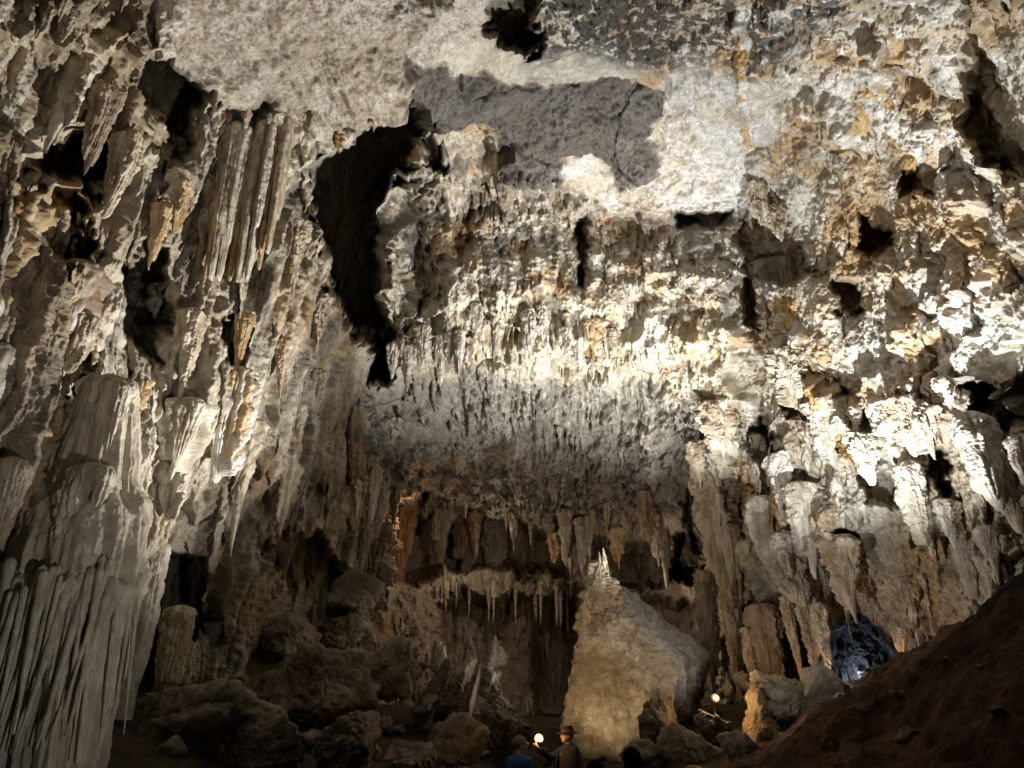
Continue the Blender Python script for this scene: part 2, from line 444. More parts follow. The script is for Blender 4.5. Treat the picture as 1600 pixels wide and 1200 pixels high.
seam([(1205, 465, .7), (1240, 520, 1), (1268, 590, 1), (1285, 640, .9), (1310, 690, .7), (1350, 725, .5)], .30, .3)
seam([(1228, 470, .5), (1262, 540, .8), (1290, 610, .7)], .22, -.2)
seam([(1160, -60, .6), (1158, 60, .8), (1162, 180, .5), (1166, 250, .3)], .25, -.3)
seam([(1330, 110, .5), (1372, 170, 1), (1395, 215, .5)], .4, -.3)
seam([(1290, 130, .5), (1330, 200, 1), (1345, 235, .4)], .4, .0)
seam([(1390, 190, .5), (1420, 240, .9), (1425, 275, .5)], .35, .4)

# ---- steps in depth (holes, shelves, alcoves), metres away from the camera
STEPS = [  # outline, depth, feather, warp
 ([(610,165),(560,195),(510,235),(482,290),(478,340),(490,400),(505,440),(530,480),(548,515),(580,535),(588,590),(610,595),(606,540),(592,500),(588,440),(585,380),(600,320),(640,250),(660,200),(640,150)], 14.0, 17, .9),
 ([(585,330),(640,230),(668,300),(672,480),(640,530),(590,560)], 2.2, 30, 1.0),
 ([(660,165),(690,215),(690,270),(672,262),(662,215),(640,190)], 2.5, 6, .5),
 ([(612,790),(640,783),(720,785),(765,805),(850,830),(890,845),(892,905),(850,885),(820,898),(780,880),(740,900),(700,890),(640,912),(610,905)], 4.5, 9, 1.3),
 ([(930,845),(1020,850),(1045,880),(1040,915),(930,920)], 3.0, 7, .8),
 ([(690,955),(720,930),(760,945),(800,925),(840,940),(880,915),(930,935),(1010,928),(1060,945),(1120,950),(1130,1100),(1000,1400),(690,1400)], 2.5, 12, 1.2),
 ([(835,935),(895,935),(890,1140),(840,1140)], 2.5, 8, .3),
 ([(385,870),(445,825),(500,835),(525,880),(570,900),(560,960),(480,1000),(445,960),(430,900)], 5.0, 8, 1),
 ([(1055,850),(1090,825),(1108,860),(1092,905),(1050,905)], 5.0, 7, .8),
 ([(1150,930),(1190,940),(1280,985),(1310,972),(1355,985),(1400,1020),(1420,1090),(1340,1110),(1150,1080)], 7.0, 7, .7),
 ([(1284,1090),(1287,1000),(1312,972),(1350,982),(1395,1025),(1400,1090)], 6.0, 5, .5),
 ([(45,760),(112,730),(100,800),(60,950),(20,1050),(-60,1080),(-60,900)], 4.0, 9, 1),
 ([(205,880),(262,860),(320,870),(330,960),(270,1020),(240,1110),(200,1110)], 3.5, 9, .8),
 ([(232,85),(262,78),(295,115),(305,150),(262,245),(228,205),(205,160)], 3.0, 15, 1),
 ([(25,285),(60,235),(130,200),(195,195),(160,290),(120,310)], 2.8, 15, 1),
 ([(50,320),(120,330),(140,380),(100,430),(60,380)], 1.6, 9, 1),
 ([(185,440),(235,375),(252,480),(242,565),(200,520)], 2.6, 15, 1),
 ([(330,505),(362,505),(360,570),(335,590)], 1.6, 6, 1),
 ([(100,575),(150,570),(140,660),(100,700)], 1.8, 7, 1),
 ([(1155,318),(1185,345),(1235,385),(1262,425),(1235,440),(1165,430),(1152,380)], 2.4, 6, .6),
 ([(1158,430),(1172,440),(1180,520),(1162,510)], 1.6, 5, .5),
 ([(1060,333),(1140,326),(1128,352),(1065,354)], 1.5, 5, .6),
 ([(902,350),(918,345),(912,445),(900,440)], 1.8, 5, .7),
 ([(1335,325),(1365,340),(1392,390),(1378,412),(1342,385)], 1.8, 6, 1),
 ([(1310,440),(1340,455),(1335,490),(1308,485)], 1.4, 6, 1),
 ([(1410,265),(1490,265),(1480,300),(1420,300)], 1.4, 7, 1),
 ([(820,-60),(832,60),(805,70),(760,40),(745,-60)], 3.0, 9, 1),
 ([(1500,60),(1560,20),(1860,0),(1860,260),(1560,270),(1490,200)], 1.8, 14, 1),
 ([(1220,640),(1250,600),(1275,620),(1260,660)], 1.8, 6, 1),
 ([(1170,660),(1200,655),(1225,690),(1180,710)], 1.8, 6, 1),
 ([(1075,760),(1120,745),(1135,800),(1100,860),(1075,820)], 2.0, 6, 1),
 ([(1140,760),(1165,755),(1160,840),(1145,830)], 2.0, 6, 1),
 ([(1345,745),(1375,732),(1400,765),(1395,785),(1350,778)], 1.8, 5, .7),
 ([(1300,830),(1335,828),(1345,855),(1310,855)], 1.6, 5, .6),
 ([(1430,700),(1465,705),(1470,745),(1455,790),(1440,740)], 2.0, 6, 1),
 ([(1490,620),(1600,590),(1860,590),(1860,650),(1600,670),(1500,650)], 2.2, 10, 1),
 ([(1550,960),(1570,880),(1600,850),(1600,960)], 1.0, 10, 1),
]
# the ceiling slab at top left stands lower (nearer) than the rock beside and below it
STEPS += [([(640,-400),(625,-100),(652,20),(620,75),(648,112),(634,150),(560,185),(470,168),(330,172),(290,100),(200,70),(60,60),(-100,40),(150,400),(560,600),(2000,700),(2000,-400)], 0.9, 9, .8, (220, 560), (-80, 150))]
# the lip of the big ceiling plate at the middle
STEPS += [([(655,212),(760,222),(775,275),(870,287),(950,332),(1060,334),(1160,326),(1180,480),(600,480),(590,300)], 0.9, 6, .5, (340, 470))]
# the underside behind the fringe
STEPS += [([(560,800),(740,812),(880,852),(1060,868),(1110,900),(1110,1400),(560,1400)], 1.2, 6, 1)]
ST = np.zeros((NY, NX), np.float32)
for stp in STEPS:
    pts, dep, fe, wa = stp[:4]
    m = dep * poly_mask(pts, fe, wa)
    if len(stp) > 5: m *= sstep(stp[5][0], stp[5][1], YY)
    if len(stp) > 4: m *= 1 - sstep(stp[4][0], stp[4][1], YY)
    ST += m

Z_IN = sstep(1.5, 4.0, ST)
towards = -D
HN = np.clip(H, -2, 2)
PT = P0 + D * ST[..., None] + (0.5 * N0 + 0.5 * towards) * HN[..., None] + towards * (DR * 0.95)[..., None]
RT = np.linalg.norm(PT - CAM, axis=-1)                  # final distance, used to seat things on the shell

# ---- what the rock is coloured like (stains and crusts, with shade put into some zones)
def rgb(*c): return np.array(c, np.float32)
stain = fb(0.35, 4, 201, .55); stain2 = fb(0.9, 4, 221, .6); micro = fb(3.0, 4, 241, .65)
TAN, CREAM, OCHRE, WHITE, GREY, BROWN = rgb(.41,.335,.235), rgb(.55,.495,.395), rgb(.49,.32,.15), rgb(.74,.72,.69), rgb(.155,.142,.142), rgb(.20,.145,.10)
C = np.broadcast_to(CREAM, (NY, NX, 3)).copy()
def paint(col, m):
    global C
    C += (col - C) * np.clip(m, 0, 1)[..., None]
paint(TAN, sstep(-0.2, 0.5, stain))
paint(BROWN, 0.55 * sstep(0.25, 0.75, stain2) * (1 - Z_WHITE))
paint(OCHRE, 0.75 * sstep(0.12, 0.6, fb(0.5, 4, 261, .6) + 0.34 * Z_RIGHT + .1 * Z_MID - 0.10))
paint(rgb(.33,.31,.265), Z_CEIL * 0.85)  # grey rock, darkened further in place of weaker light on it
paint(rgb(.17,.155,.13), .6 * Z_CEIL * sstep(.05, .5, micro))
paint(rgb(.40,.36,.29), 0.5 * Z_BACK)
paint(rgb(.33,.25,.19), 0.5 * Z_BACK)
Z_SLABC = np.maximum(Z_SLAB, poly_mask([(600,-400),(790,-400),(760,70),(640,110),(600,60)], 30, 1.5))
paint(rgb(.44,.395,.335), 0.8 * Z_SLABC)
paint(rgb(.30,.24,.17), .7 * Z_SLAB * sstep(-.1, .4, fb(.25, 3, 421)))
paint(rgb(.25,.20,.15), .7 * Z_SLAB * sstep(.0, .5, micro + .6 * stain2))
paint(rgb(.55,.50,.44), .8 * Z_SLABC * sstep(.1, .6, stain2 - .3 * micro))
paint(rgb(.60,.57,.53), 0.9 * Z_WHITE * sstep(-.7, .2, stain2))
paint(rgb(.40,.31,.20), .6 * Z_WHITE * sstep(.15, .55, fb(1.2, 4, 451, .6)))
paint(WHITE, 0.6 * sstep(0.2, 0.6, micro) * (Z_RIGHT + Z_TOPSHADE + .7 * Z_MID))  # white crust; on the top zone also painted lit tips
paint(rgb(.062,.052,.043), 0.94 * Z_TOPSHADE * (1 - sstep(0.1, 0.5, fb(5.0, 3, 247, .7) + .5 * stain2)))  # ceiling shadow put into the colour, lit tips left as pale flecks
paint(rgb(.12,.10,.08), 0.6 * (Z_LEFT + Z_MID + .4 * Z_RIGHT) * (1 - Z_SLAB) * sstep(0.05, 0.5, fb((1.5, 1.5, .8), 4, 281, .6)))
paint(rgb(.70,.64,.50), .75 * SHELF1 * sstep(-.5,.2,stain2))
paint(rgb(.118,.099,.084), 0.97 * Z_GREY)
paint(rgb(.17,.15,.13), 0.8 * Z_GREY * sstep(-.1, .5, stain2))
Z_PATCH = poly_mask([(872,262),(925,252),(928,283),(872,284)], 6)
paint(rgb(.58,.55,.50), Z_PATCH)
dt = DT * (DR > 0.05)
C *= (1 + 0.22 * dt + 0.12 * micro)[..., None]
paint(rgb(.62,.56,.46), 0.5 * (DR > .12) * sstep(0.2, 0.9, DT))
C = np.clip(C, 0.02, 0.82)

Z_OCH = poly_mask([(1050,450),(1150,480),(1240,350),(1330,290),(1480,330),(1700,290),(1700,350),(1420,430),(1330,490),(1265,470),(1200,560),(1120,650),(1060,600)], 40)
paint(rgb(.46,.30,.14), .75 * Z_OCH * sstep(.0, .5, stain2 + .4 * micro + .1))
paint(rgb(.70,.66,.58), .6 * (1 - Z_OCH) * Z_RIGHT * sstep(.15, .6, fb(.8, 4, 331, .6)))
paint(rgb(.55,.34,.12), .8 * sstep(.1, .5, SEAM) * sstep(-.2, .3, stain2))
paint(rgb(.70,.66,.58), .8 * sstep(.1, .5, SEAM) * sstep(.1, -.3, stain2))
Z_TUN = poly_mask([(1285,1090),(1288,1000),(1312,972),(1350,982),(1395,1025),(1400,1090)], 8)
paint(rgb(.10,.095,.095), Z_TUN)  # the tunnel's darkness put into the rock colour
C = np.clip(C, 0.02, 0.82)

# ---- split into the walls and the ceiling and link them
def region_faces(lab):
    f = lab[:-1, :-1]
    return f
lab = np.full((NY, NX), 1, np.int8)                    # 1 ceiling
lab[(Z_LEFT > .5) & (Z_SLAB < .5)] = 0                 # 0 left wall
lab[(Z_RIGHT > .5) | (Z_LOWR > .5)] = 2                # 2 right wall
lab[(Z_BACK > .5) & (Z_LEFT < .5) & (Z_LOWR < .5)] = 3 # 3 back wall
ii = np.arange(NY * NX, dtype=np.int32).reshape(NY, NX)
QF = np.stack([ii[:-1, :-1], ii[1:, :-1], ii[1:, 1:], ii[:-1, 1:]], -1).reshape(-1, 4)
LF = lab[:-1, :-1].ravel()
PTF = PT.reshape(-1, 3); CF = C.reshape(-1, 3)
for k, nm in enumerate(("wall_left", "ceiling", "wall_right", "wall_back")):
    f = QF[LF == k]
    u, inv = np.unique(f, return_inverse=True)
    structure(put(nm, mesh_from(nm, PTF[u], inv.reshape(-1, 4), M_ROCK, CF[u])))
print("SHELL", NX, NY)

# ------------------------------------------------------------------ formations hanging from and growing on the rock
def shell_t(px, py):
    i = int(np.clip((py - Y0) / S, 0, NY - 1)); j = int(np.clip((px - X0) / S, 0, NX - 1))
    return float(RT[i, j])

_c, _s = math.cos(PITCH), math.sin(PITCH)
def drop_length(A, ytip):
    """how far below A the vertical line through A passes photo row ytip"""
    x, y, z = (np.asarray(A) - CAM)
    f = y * _c + z * _s; u = -y * _s + z * _c
    k = (600.0 - ytip) / FPX
    return (u - k * f) / (_c - k * _s)

def drip(name, L, R, seed, nsub=4, nth=64, nzz=90, flute=0.07, tiers=2.0, flat=0.8, lump=0.16, tint=(.50,.45,.36), tint2=(.36,.28,.18),
         p=0.62, up=False, topflare=0.35, mat=None, white=0.0, blunt=0.0):
    """a hanging (or standing, up=True) dripstone: several tapering tongues grown together, fluted and stepped"""
    rg = np.random.RandomState(seed)
    th = np.linspace(0, 2 * np.pi, nth, endpoint=False); s = np.linspace(0, 1, nzz) ** 0.9
    TH, SS = np.meshgrid(th, s)
    wob = 0.35 * np.sin(SS * 7 + seed) + 0.25 * np.sin(SS * 17 + 2.1 * seed)
    r = R * 0.62 * np.clip(1 - SS / 0.82, 0, 1) ** p
    for i in range(nsub):
        Li = 1.0 if i == 0 else rg.uniform(0.45, 0.97)
        a = rg.uniform(0, 2 * np.pi); off = R * (0.1 if i == 0 else rg.uniform(0.3, 0.62))
        ri = R * rg.uniform(0.34, 0.52) * np.clip(1 - SS / Li, blunt if i == 0 else 0, 1) ** (p * rg.uniform(.85, 1.2))
        cd = off * np.cos(TH - a); disc = ri ** 2 - off ** 2 + cd ** 2
        hit = np.where(disc > 0, cd + np.sqrt(np.clip(disc, 0, None)), 0)
        r = np.maximum(r, np.where(ri > 1e-4, hit, 0))
    k1, k2, k3 = rg.randint(5, 9), rg.randint(10, 17), rg.randint(18, 30)
    fl = (np.abs(np.cos(k1 * TH / 2 + rg.rand() * 6 + wob)) - .6) + .8 * (np.abs(np.cos(k2 * TH / 2 + rg.rand() * 6 - wob)) - .6) + .5 * np.cos(k3 * TH + rg.rand() * 6)
    r = r * (1 + flute * fl * sstep(0.02, .3, SS))
    tq = (SS + 0.05 * np.sin(3 * TH + seed) + 0.03 * np.sin(7 * TH)) * tiers + rg.rand()
    fr = tq - np.floor(tq)
    r = r * (1 + 0.16 * (np.sqrt(fr) - fr * .85)) if tiers > 0 else r
    dm = min(.5, max(0.05, .5 * R / L))
    r = r * np.sqrt(np.clip(1 - (1 - np.minimum(SS / dm, 1)) ** 2, 0, 1)) * (1 + max(topflare - .35, -.3) * np.exp(-SS / 0.10))
    r = np.maximum(r, 0.004 * R)
    X = r * np.cos(TH); Y = r * np.sin(TH) * flat; Z = -SS * L * np.ones_like(TH)
    bx, by = rg.normal(0, .06, 2) * R * 2
    X = X + bx * SS ** 1.5; Y = Y + by * SS ** 1.5
    P = np.stack([X, Y, Z], -1).reshape(-1, 3) + seed * 3.7
    q = 1.0 / max(R, .05)
    n = billow(P, (1.3 * q, 1.3 * q, .8 * q), 5, seed % 50, .6) - .5
    n2 = fbm(P, (2.2 * q, 2.2 * q, .5 * q), 4, seed % 31 + 5, .55)
    f = 1 + (lump * n * 2.7 + 0.05 * n2).reshape(X.shape)
    X = bx * SS ** 1.5 + (X - bx * SS ** 1.5) * f; Y = by * SS ** 1.5 + (Y - by * SS ** 1.5) * f
    V = np.stack([X, Y, Z], -1).reshape(-1, 3)
    i = np.arange(nth * nzz).reshape(nzz, nth)
    A, B = i[:-1], i[1:]
    F = np.stack([A, np.roll(A, -1, 1), np.roll(B, -1, 1), B], -1).reshape(-1, 4)
    if up:
        V[:, 2] *= -1; F = F[:, ::-1]
    F = F[:, ::-1]
    sv = SS.reshape(-1)
    a = np.clip(.5 + n2 * 1.5 + (fl.reshape(-1) * .25), 0, 1)[:, None]
    c = np.array(tint2)[None] * (1 - a) + np.array(tint)[None] * a
    w = (white * sstep(-.1, .35, n2) * sstep(.15, .7, sv))[:, None]
    c = c * (1 - w) + np.array((.76, .75, .73))[None] * w
    return mesh_from(name, V, F, mat or M_FLOW, np.clip(c, .02, .82))

T_CREAM = dict(tint=(.52,.455,.345), tint2=(.29,.22,.145))
T_PALE = dict(tint=(.60,.55,.455), tint2=(.37,.31,.23))
T_OCHRE = dict(tint=(.50,.38,.23), tint2=(.34,.20,.09))
T_BROWN = dict(tint=(.34,.27,.20), tint2=(.20,.14,.09))
T_GREY = dict(tint=(.42,.375,.31), tint2=(.27,.22,.165))

def hang(px, ytop, ytip, wpx, name, label, cat="stalactite", group=None, seed=None, dt=0.0, t=None, hi=False, **kw):
    tt = (shell_t(px, ytop) if t is None else t) + dt
    A = unp(px, ytop - .25 * wpx, tt)
    L = drop_length(A, ytip); R = wpx * 0.5 * tt / FPX
    seed = seed if seed is not None else int(px * 7 + ytop * 13) % 9973
    nt, nzz = (128, 220) if hi else (56, 80)
    me = drip(name, L, R, seed, nth=nt, nzz=nzz, **kw)
    o = put(name, me, A)
    tag(o, label, cat, group)
    return o

# ---- left wall, the big ones by hand
GL = "stalactites of the left wall"
for a in [
 (268,120,222,52,"stalactite","dark rounded stalactite lobe hanging inside the pointed pocket under the ceiling slab",dict(nsub=3,p=.4,**T_GREY)),
 (210,100,205,34,"stalactite","slim stalactite at the near rim of the pointed pocket",dict(**T_CREAM)),
 (6,180,335,78,"stalactite","pale smooth slab hanging at the left edge under the ceiling",dict(nsub=2,p=.25,tiers=0,lump=.10,flute=.04,white=.3,**T_PALE)),
 (172,150,275,60,"stalactite","broad brown drapery hanging over the dark hollow by the left edge",dict(nsub=5,**T_BROWN)),
 (205,225,345,62,"stalactite","blunt tan stalactite hanging beside the dark hollow",dict(nsub=3,p=.4,**T_CREAM)),
 (285,228,322,40,"stalactite","glossy white blade tip among tan draperies",dict(nsub=3,white=.9,**T_PALE)),
 (165,290,385,26,"stalactite","thin white edged stalactite in the dark hollow",dict(white=.7,**T_PALE)),
 (255,330,425,46,"stalactite","ochre stained stalactite above the black recess",dict(**T_OCHRE)),
 (130,505,582,62,"stalactite","cut off tan stalactite stub left of the large flowstone column",dict(nsub=5,p=.22,tiers=1,**T_CREAM)),
 (228,525,660,58,"stalactite","pale pointed stalactite just right of the large flowstone column's top",dict(nsub=3,**T_CREAM)),
 (300,500,655,62,"stalactite","ribbed pale stalactite with a stepped ledge halfway",dict(nsub=5,tiers=3,**T_CREAM)),
 (345,545,640,36,"stalactite","short leaf shaped stalactite beside the white lit column",dict(**T_CREAM)),
 (300,640,752,74,"stalactite","fluted stalactite ringed like organ pipes, left of the white lit column",dict(nsub=5,tiers=2,flute=.13,**T_PALE)),
 (272,740,822,52,"stalactite","fluted cone with a round shoulder hanging over the column's flank",dict(nsub=4,flute=.15,tiers=1,**T_PALE)),
 (368,592,752,76,"stalactite","thick half white half ochre column ending in a blunt foot",dict(nsub=4,p=.3,flute=.1,white=.55,tint=(.66,.62,.55),tint2=(.45,.33,.18))),
 (445,540,620,40,"stalactite","ochre and white streaked stalactite over the orange stained face",dict(white=.6,**T_OCHRE)),
 (490,590,735,56,"stalactite","tall white streaked stalactite nearest the centre of the left wall",dict(nsub=5,flute=.12,white=.75,**T_PALE)),
 (462,640,730,50,"stalactite","ribbed brown stalactite beside the tall white streaked one",dict(nsub=5,**T_CREAM)),
 (385,500,600,44,"stalactite","long ochre stalactite blade above the white lit column",dict(nsub=3,**T_OCHRE)),
 (470,355,470,46,"stalactite","knobbly pale stalactite on the edge of the black cavity",dict(nsub=5,lump=.3,**T_CREAM)),
 (500,470,560,40,"stalactite","ragged stalactite below the knobbly one at the black cavity",dict(nsub=5,lump=.3,**T_CREAM)),
 (570,520,592,36,"stalactite","small ribbed curtain at the foot of the black cavity",dict(nsub=5,flute=.14,**T_CREAM)),
 (590,830,1012,92,"stalactite","heavy rounded pendant with a fluted tip above the dark boulders",dict(nsub=5,lump=.3,tiers=3,**T_GREY)),
 (580,770,905,62,"stalactite","grey drapery left of the orange pillar",dict(nsub=5,tiers=3,**T_GREY)),
 (385,720,870,22,"stalactite","thin crooked stalactite over the grey smooth block",dict(**T_CREAM)),
 (640,905,985,26,"stalactite","pale stalactite below the orange pillar's foot",dict(**T_CREAM)),
]:
    px, y0, y1, w, nm, lb, kw = a
    hang(px, y0, y1, w, nm, lb, group=GL, hi=True, dt=-0.28, **kw)

for (px, y0, y1, w, lb) in [
 (826,492,566,34,"thick pale stalactite standing out in the middle of the bright shelf"),
 (848,486,530,28,"shorter stalactite touching the thick one on the bright shelf"),
 (880,520,562,30,"dark sided stalactite right of the thick one on the bright shelf"),
 (745,480,520,26,"short stalactite at the upper left of the bright shelf"),
 (692,528,602,24,"white tipped stalactite left on the bright shelf"),
 (662,515,575,28,"white stalactite near the left end of the bright shelf"),
 (720,520,592,24,"long white stalactite left of the middle of the bright shelf"),
 (926,548,592,22,"small bright white stalactite at the right of the bright shelf"),
 (905,530,580,28,"cream stalactite next to the small bright white one"),
 (640,545,612,28,"stalactite pair at the left corner of the bright shelf"),
 (615,545,592,30,"stalactite on the left edge of the shelf by the black cavity")]:
    hang(px, y0, y1, w, "stalactite", lb, "stalactite", "big stalactites of the bright shelf", hi=True, dt=-.25, nsub=4, p=.45, flute=.12, lump=.24, white=.3, **T_PALE)

# long fluted curtain on the left wall
cur = thing("stone_curtain", "tall fluted stone curtain of long parallel ribs left of the black cavity", "stone curtain", unp(415, 185, shell_t(415, 200)), None)
base = np.array(cur.location)
for k in range(9):
    f = k / 8.0
    px = mix(352, 452, f); y0 = mix(205, 190, f) + 8 * math.sin(k * 2.1)
    y1 = mix(400, 452, 1 - abs(f - .45) * 1.6) + 10 * math.sin(k * 1.3)
    t = shell_t(415, 250) - 0.15 + 0.35 * abs(f - .4)
    A = unp(px, y0, t); L = drop_length(A, y1)
    kw = [T_OCHRE, T_PALE, T_CREAM][(k * 2 + 1) % 3] if k else T_OCHRE
    me = drip("rib", L, 15 * t / FPX * (1.25 if k in (2, 3) else .8), 300 + k, nth=48, nzz=140, nsub=2, flute=.12, tiers=0, flat=1.6, p=.22, lump=.08, topflare=0.1, **kw)
    put("rib", me, A - base, cur)

# many smaller ones, each its own object, standing where the stamped relief is thickest
protos = {}
def small(kind, i):
    key = (kind, i)
    if key not in protos:
        kw = [T_CREAM, T_PALE, T_OCHRE, T_CREAM, T_BROWN, T_CREAM][i % 6]
        protos[key] = drip("stalactite", 1.0, {"slim": .12, "fat": .24, "needle": .07}[kind], 500 + i * 17 + {"slim": 0, "fat": 3, "needle": 7}[kind],
                           nsub=3 + (i * 2) % 6, nth=44, nzz=70, flute=.12, tiers=(i % 4), lump=.30, p=(.5, .8, .62, .4, .95, .7)[i % 6], flat=(.8, .45, .9, .6, .8, .35)[i % 6], white=(.5 if i % 3 == 1 else 0), **kw)
    return protos[key]
def strew(zone, n, kind, Lr, label, group, seed, pts=None, jit=0.0):
    rg = np.random.RandomState(seed)
    if pts is None:
        zf = zone * (XX > -60) * (XX < 1660) * (YY > -60) * (YY < 1150)
        c = np.cumsum(zf.ravel().astype(np.float64)); idx = np.searchsorted(c, rg.rand(n) * c[-1])
        pts = [(XX.flat[i], YY.flat[i]) for i in idx]
    for (px, py) in pts:
        px += rg.normal() * jit; py += rg.normal() * jit * .5
        t = shell_t(px, py)
        L = mix(Lr[0] * .6, Lr[1] * 1.15, rg.rand() ** 2.2)
        o = put("stalactite", small(kind, rg.randint(0, 12)), unp(px, py, t - 0.03 * L), None, rg.rand() * 6.28, (L * rg.uniform(.7, 1.2),) * 2 + (L,))
        tag(o, label, "stalactite", group)
strew(Z_LEFT * (1 - Z_SLAB) * (YY < 800) * (Z_IN < .5), 90, "fat", (.4, 1.5), "tan stalactite crowded among the leaning draperies of the left wall", "small draperies of the left wall", 1)
def along(pts, n):
    pts = np.array(pts, float); d = np.r_[0, np.cumsum(np.hypot(*np.diff(pts, axis=0).T))]
    q = np.linspace(0, d[-1], n)
    return list(zip(np.interp(q, d, pts[:, 0]), np.interp(q, d, pts[:, 1])))
strew(None, 0, "fat", (.35, 1.3), "pale stalactite in the fringe along the bright shelf", "fringe of the bright shelf", 2, along([(605,515),(660,520),(700,525),(760,510),(830,495),(890,500),(950,520),(970,545)], 34), 12)
strew(None, 0, "fat", (.5, 2.1), "grey stalactite in the fringe over the dim alcove", "fringe over the alcove", 3, along([(560,740),(620,765),(700,775),(760,780),(830,805),(890,815),(960,815),(1030,805),(1080,770)], 36), 26)
strew(None, 0, "needle", (.7, 2.2), "thin needle stalactite hanging under the lower ledge", "needles under the lower ledge", 4, along([(650,905),(720,915),(800,915),(870,915),(910,918)], 26), 7)
strew(None, 0, "slim", (.6, 1.6), "small stalactite at the foot of the right wall above the earth bank", "stalactites above the earth bank", 5, along([(1290,890),(1350,900),(1410,900),(1460,905),(1540,880)], 14), 14)

strew(None, 0, "fat", (.25, .9), "short tan stalactite along the lower edge of the top ceiling slab", "fringe of the ceiling slab", 6, along([(350,172),(470,172),(560,188),(632,160)], 15), 8)
# ---- right wall, hanging masses
GR = "hanging masses of the right wall"
for a in [
 (1112,745,962,86,"stalactite","long twin pointed pale mass left of the hanging masses, reaching lowest",dict(nsub=6,lump=.24,tiers=2,**T_CREAM)),
 (1140,830,958,44,"stalactite","brown shaded tongue hanging against the long twin pointed mass",dict(nsub=3,**T_GREY)),
 (1168,690,780,54,"stalactite","ragged white fringe above the long twin pointed mass",dict(nsub=5,white=.7,lump=.3,**T_PALE)),
 (1218,720,800,58,"stalactite","brilliant white knobbly mass with three points",dict(nsub=5,white=.8,lump=.34,**T_PALE)),
 (1192,790,893,64,"stalactite","smooth white cone with one sharp point",dict(nsub=3,white=.6,**T_PALE)),
 (1255,770,905,70,"stalactite","cream cone with a long slender point, right of the smooth white cone",dict(nsub=4,**T_PALE)),
 (1225,850,950,80,"stalactite","dull brown broken mass hanging below the smooth white cone",dict(nsub=6,p=.3,lump=.3,**T_GREY)),
 (1312,850,975,62,"stalactite","ribbed tan mass under the square black hole",dict(nsub=6,lump=.26,**T_CREAM)),
 (1345,690,760,50,"stalactite","glaring cream boss under the brightest spot of the wall",dict(nsub=5,lump=.35,p=.4,**T_PALE)),
 (1374,770,892,48,"stalactite","orange streaked cone hanging from the dark notch",dict(nsub=3,flute=.13,**T_OCHRE)),
 (1420,735,868,56,"stalactite","rippled cream mass with a hooked point, right of the orange cone",dict(nsub=4,tiers=6,lump=.24,**T_PALE)),
 (1440,650,720,54,"stalactite","tan fringe with three short ribs above the rippled mass",dict(nsub=6,lump=.25,**T_CREAM)),
 (1405,630,715,52,"stalactite","knobbly cream boss over the dark notch",dict(nsub=5,lump=.35,p=.4,**T_CREAM)),
 (1515,665,800,84,"stalactite","broad smooth grey drapery near the right edge",dict(nsub=5,tiers=5,p=.4,**T_GREY)),
 (1545,720,836,60,"stalactite","smooth buff tongue with a curved lip beside the broad grey drapery",dict(nsub=2,p=.3,lump=.1,**T_CREAM)),
 (1595,690,800,46,"stalactite","shaded drapery at the right edge",dict(nsub=4,p=.4,**T_GREY)),
 (1468,600,640,44,"stalactite","small pale tooth below the layered ledges",dict(nsub=4,lump=.3,**T_PALE)),
 (1470,790,860,44,"stalactite","cracked white mass left of the curved lip",dict(nsub=4,white=.6,lump=.3,**T_PALE)),
 (1230,560,640,60,"stalactite","shadowed boss beside the slanting ochre seam",dict(nsub=5,lump=.35,p=.45,**T_CREAM)),
 (1120,640,715,60,"stalactite","cream fringe of four points left of the black holes",dict(nsub=6,lump=.28,**T_CREAM)),
 (1085,700,765,46,"stalactite","grey cream fringe at the edge of the grey ceiling",dict(nsub=5,lump=.28,**T_CREAM)),
 (1280,640,735,64,"stalactite","cream mass with a straight white rib down its middle",dict(nsub=4,lump=.3,white=.4,**T_PALE)),
 (1540,830,915,40,"stalactite","grey stalactite low at the right over the bank",dict(nsub=3,**T_GREY)),
 (1500,850,940,40,"stalactite","dim fluted stalactite touching the bank's crest",dict(nsub=3,**T_GREY)),
 (905,815,898,28,"stalactite","pair of long grey spikes hanging left of the boulder's tip",dict(nsub=3,**T_GREY)),
 (1035,820,920,34,"stalactite","grey stalactite hanging right of the boulder's tip",dict(nsub=3,**T_GREY)),
 (1175,300,352,44,"stalactite","scalloped pale lobe at the edge of the big ceiling plate",dict(nsub=5,tiers=5,p=.35,lump=.2,**T_CREAM)),
 (1210,330,378,40,"stalactite","knobbly cluster of lobes above the shadowed hollow",dict(nsub=6,p=.35,lump=.35,**T_CREAM)),
]:
    px, y0, y1, w, nm, lb, kw = a
    hang(px, y0, y1, w, nm, lb, group=GR, hi=True, dt=-0.45, **kw)

hang(1212,430,575,100,"stalactite","smooth grey fluted drapery in the shadowed hollow beside the slanting ochre seam","stalactite",GR,hi=True,dt=.2,nsub=6,p=.3,flute=.10,tiers=1,lump=.14,**T_GREY)
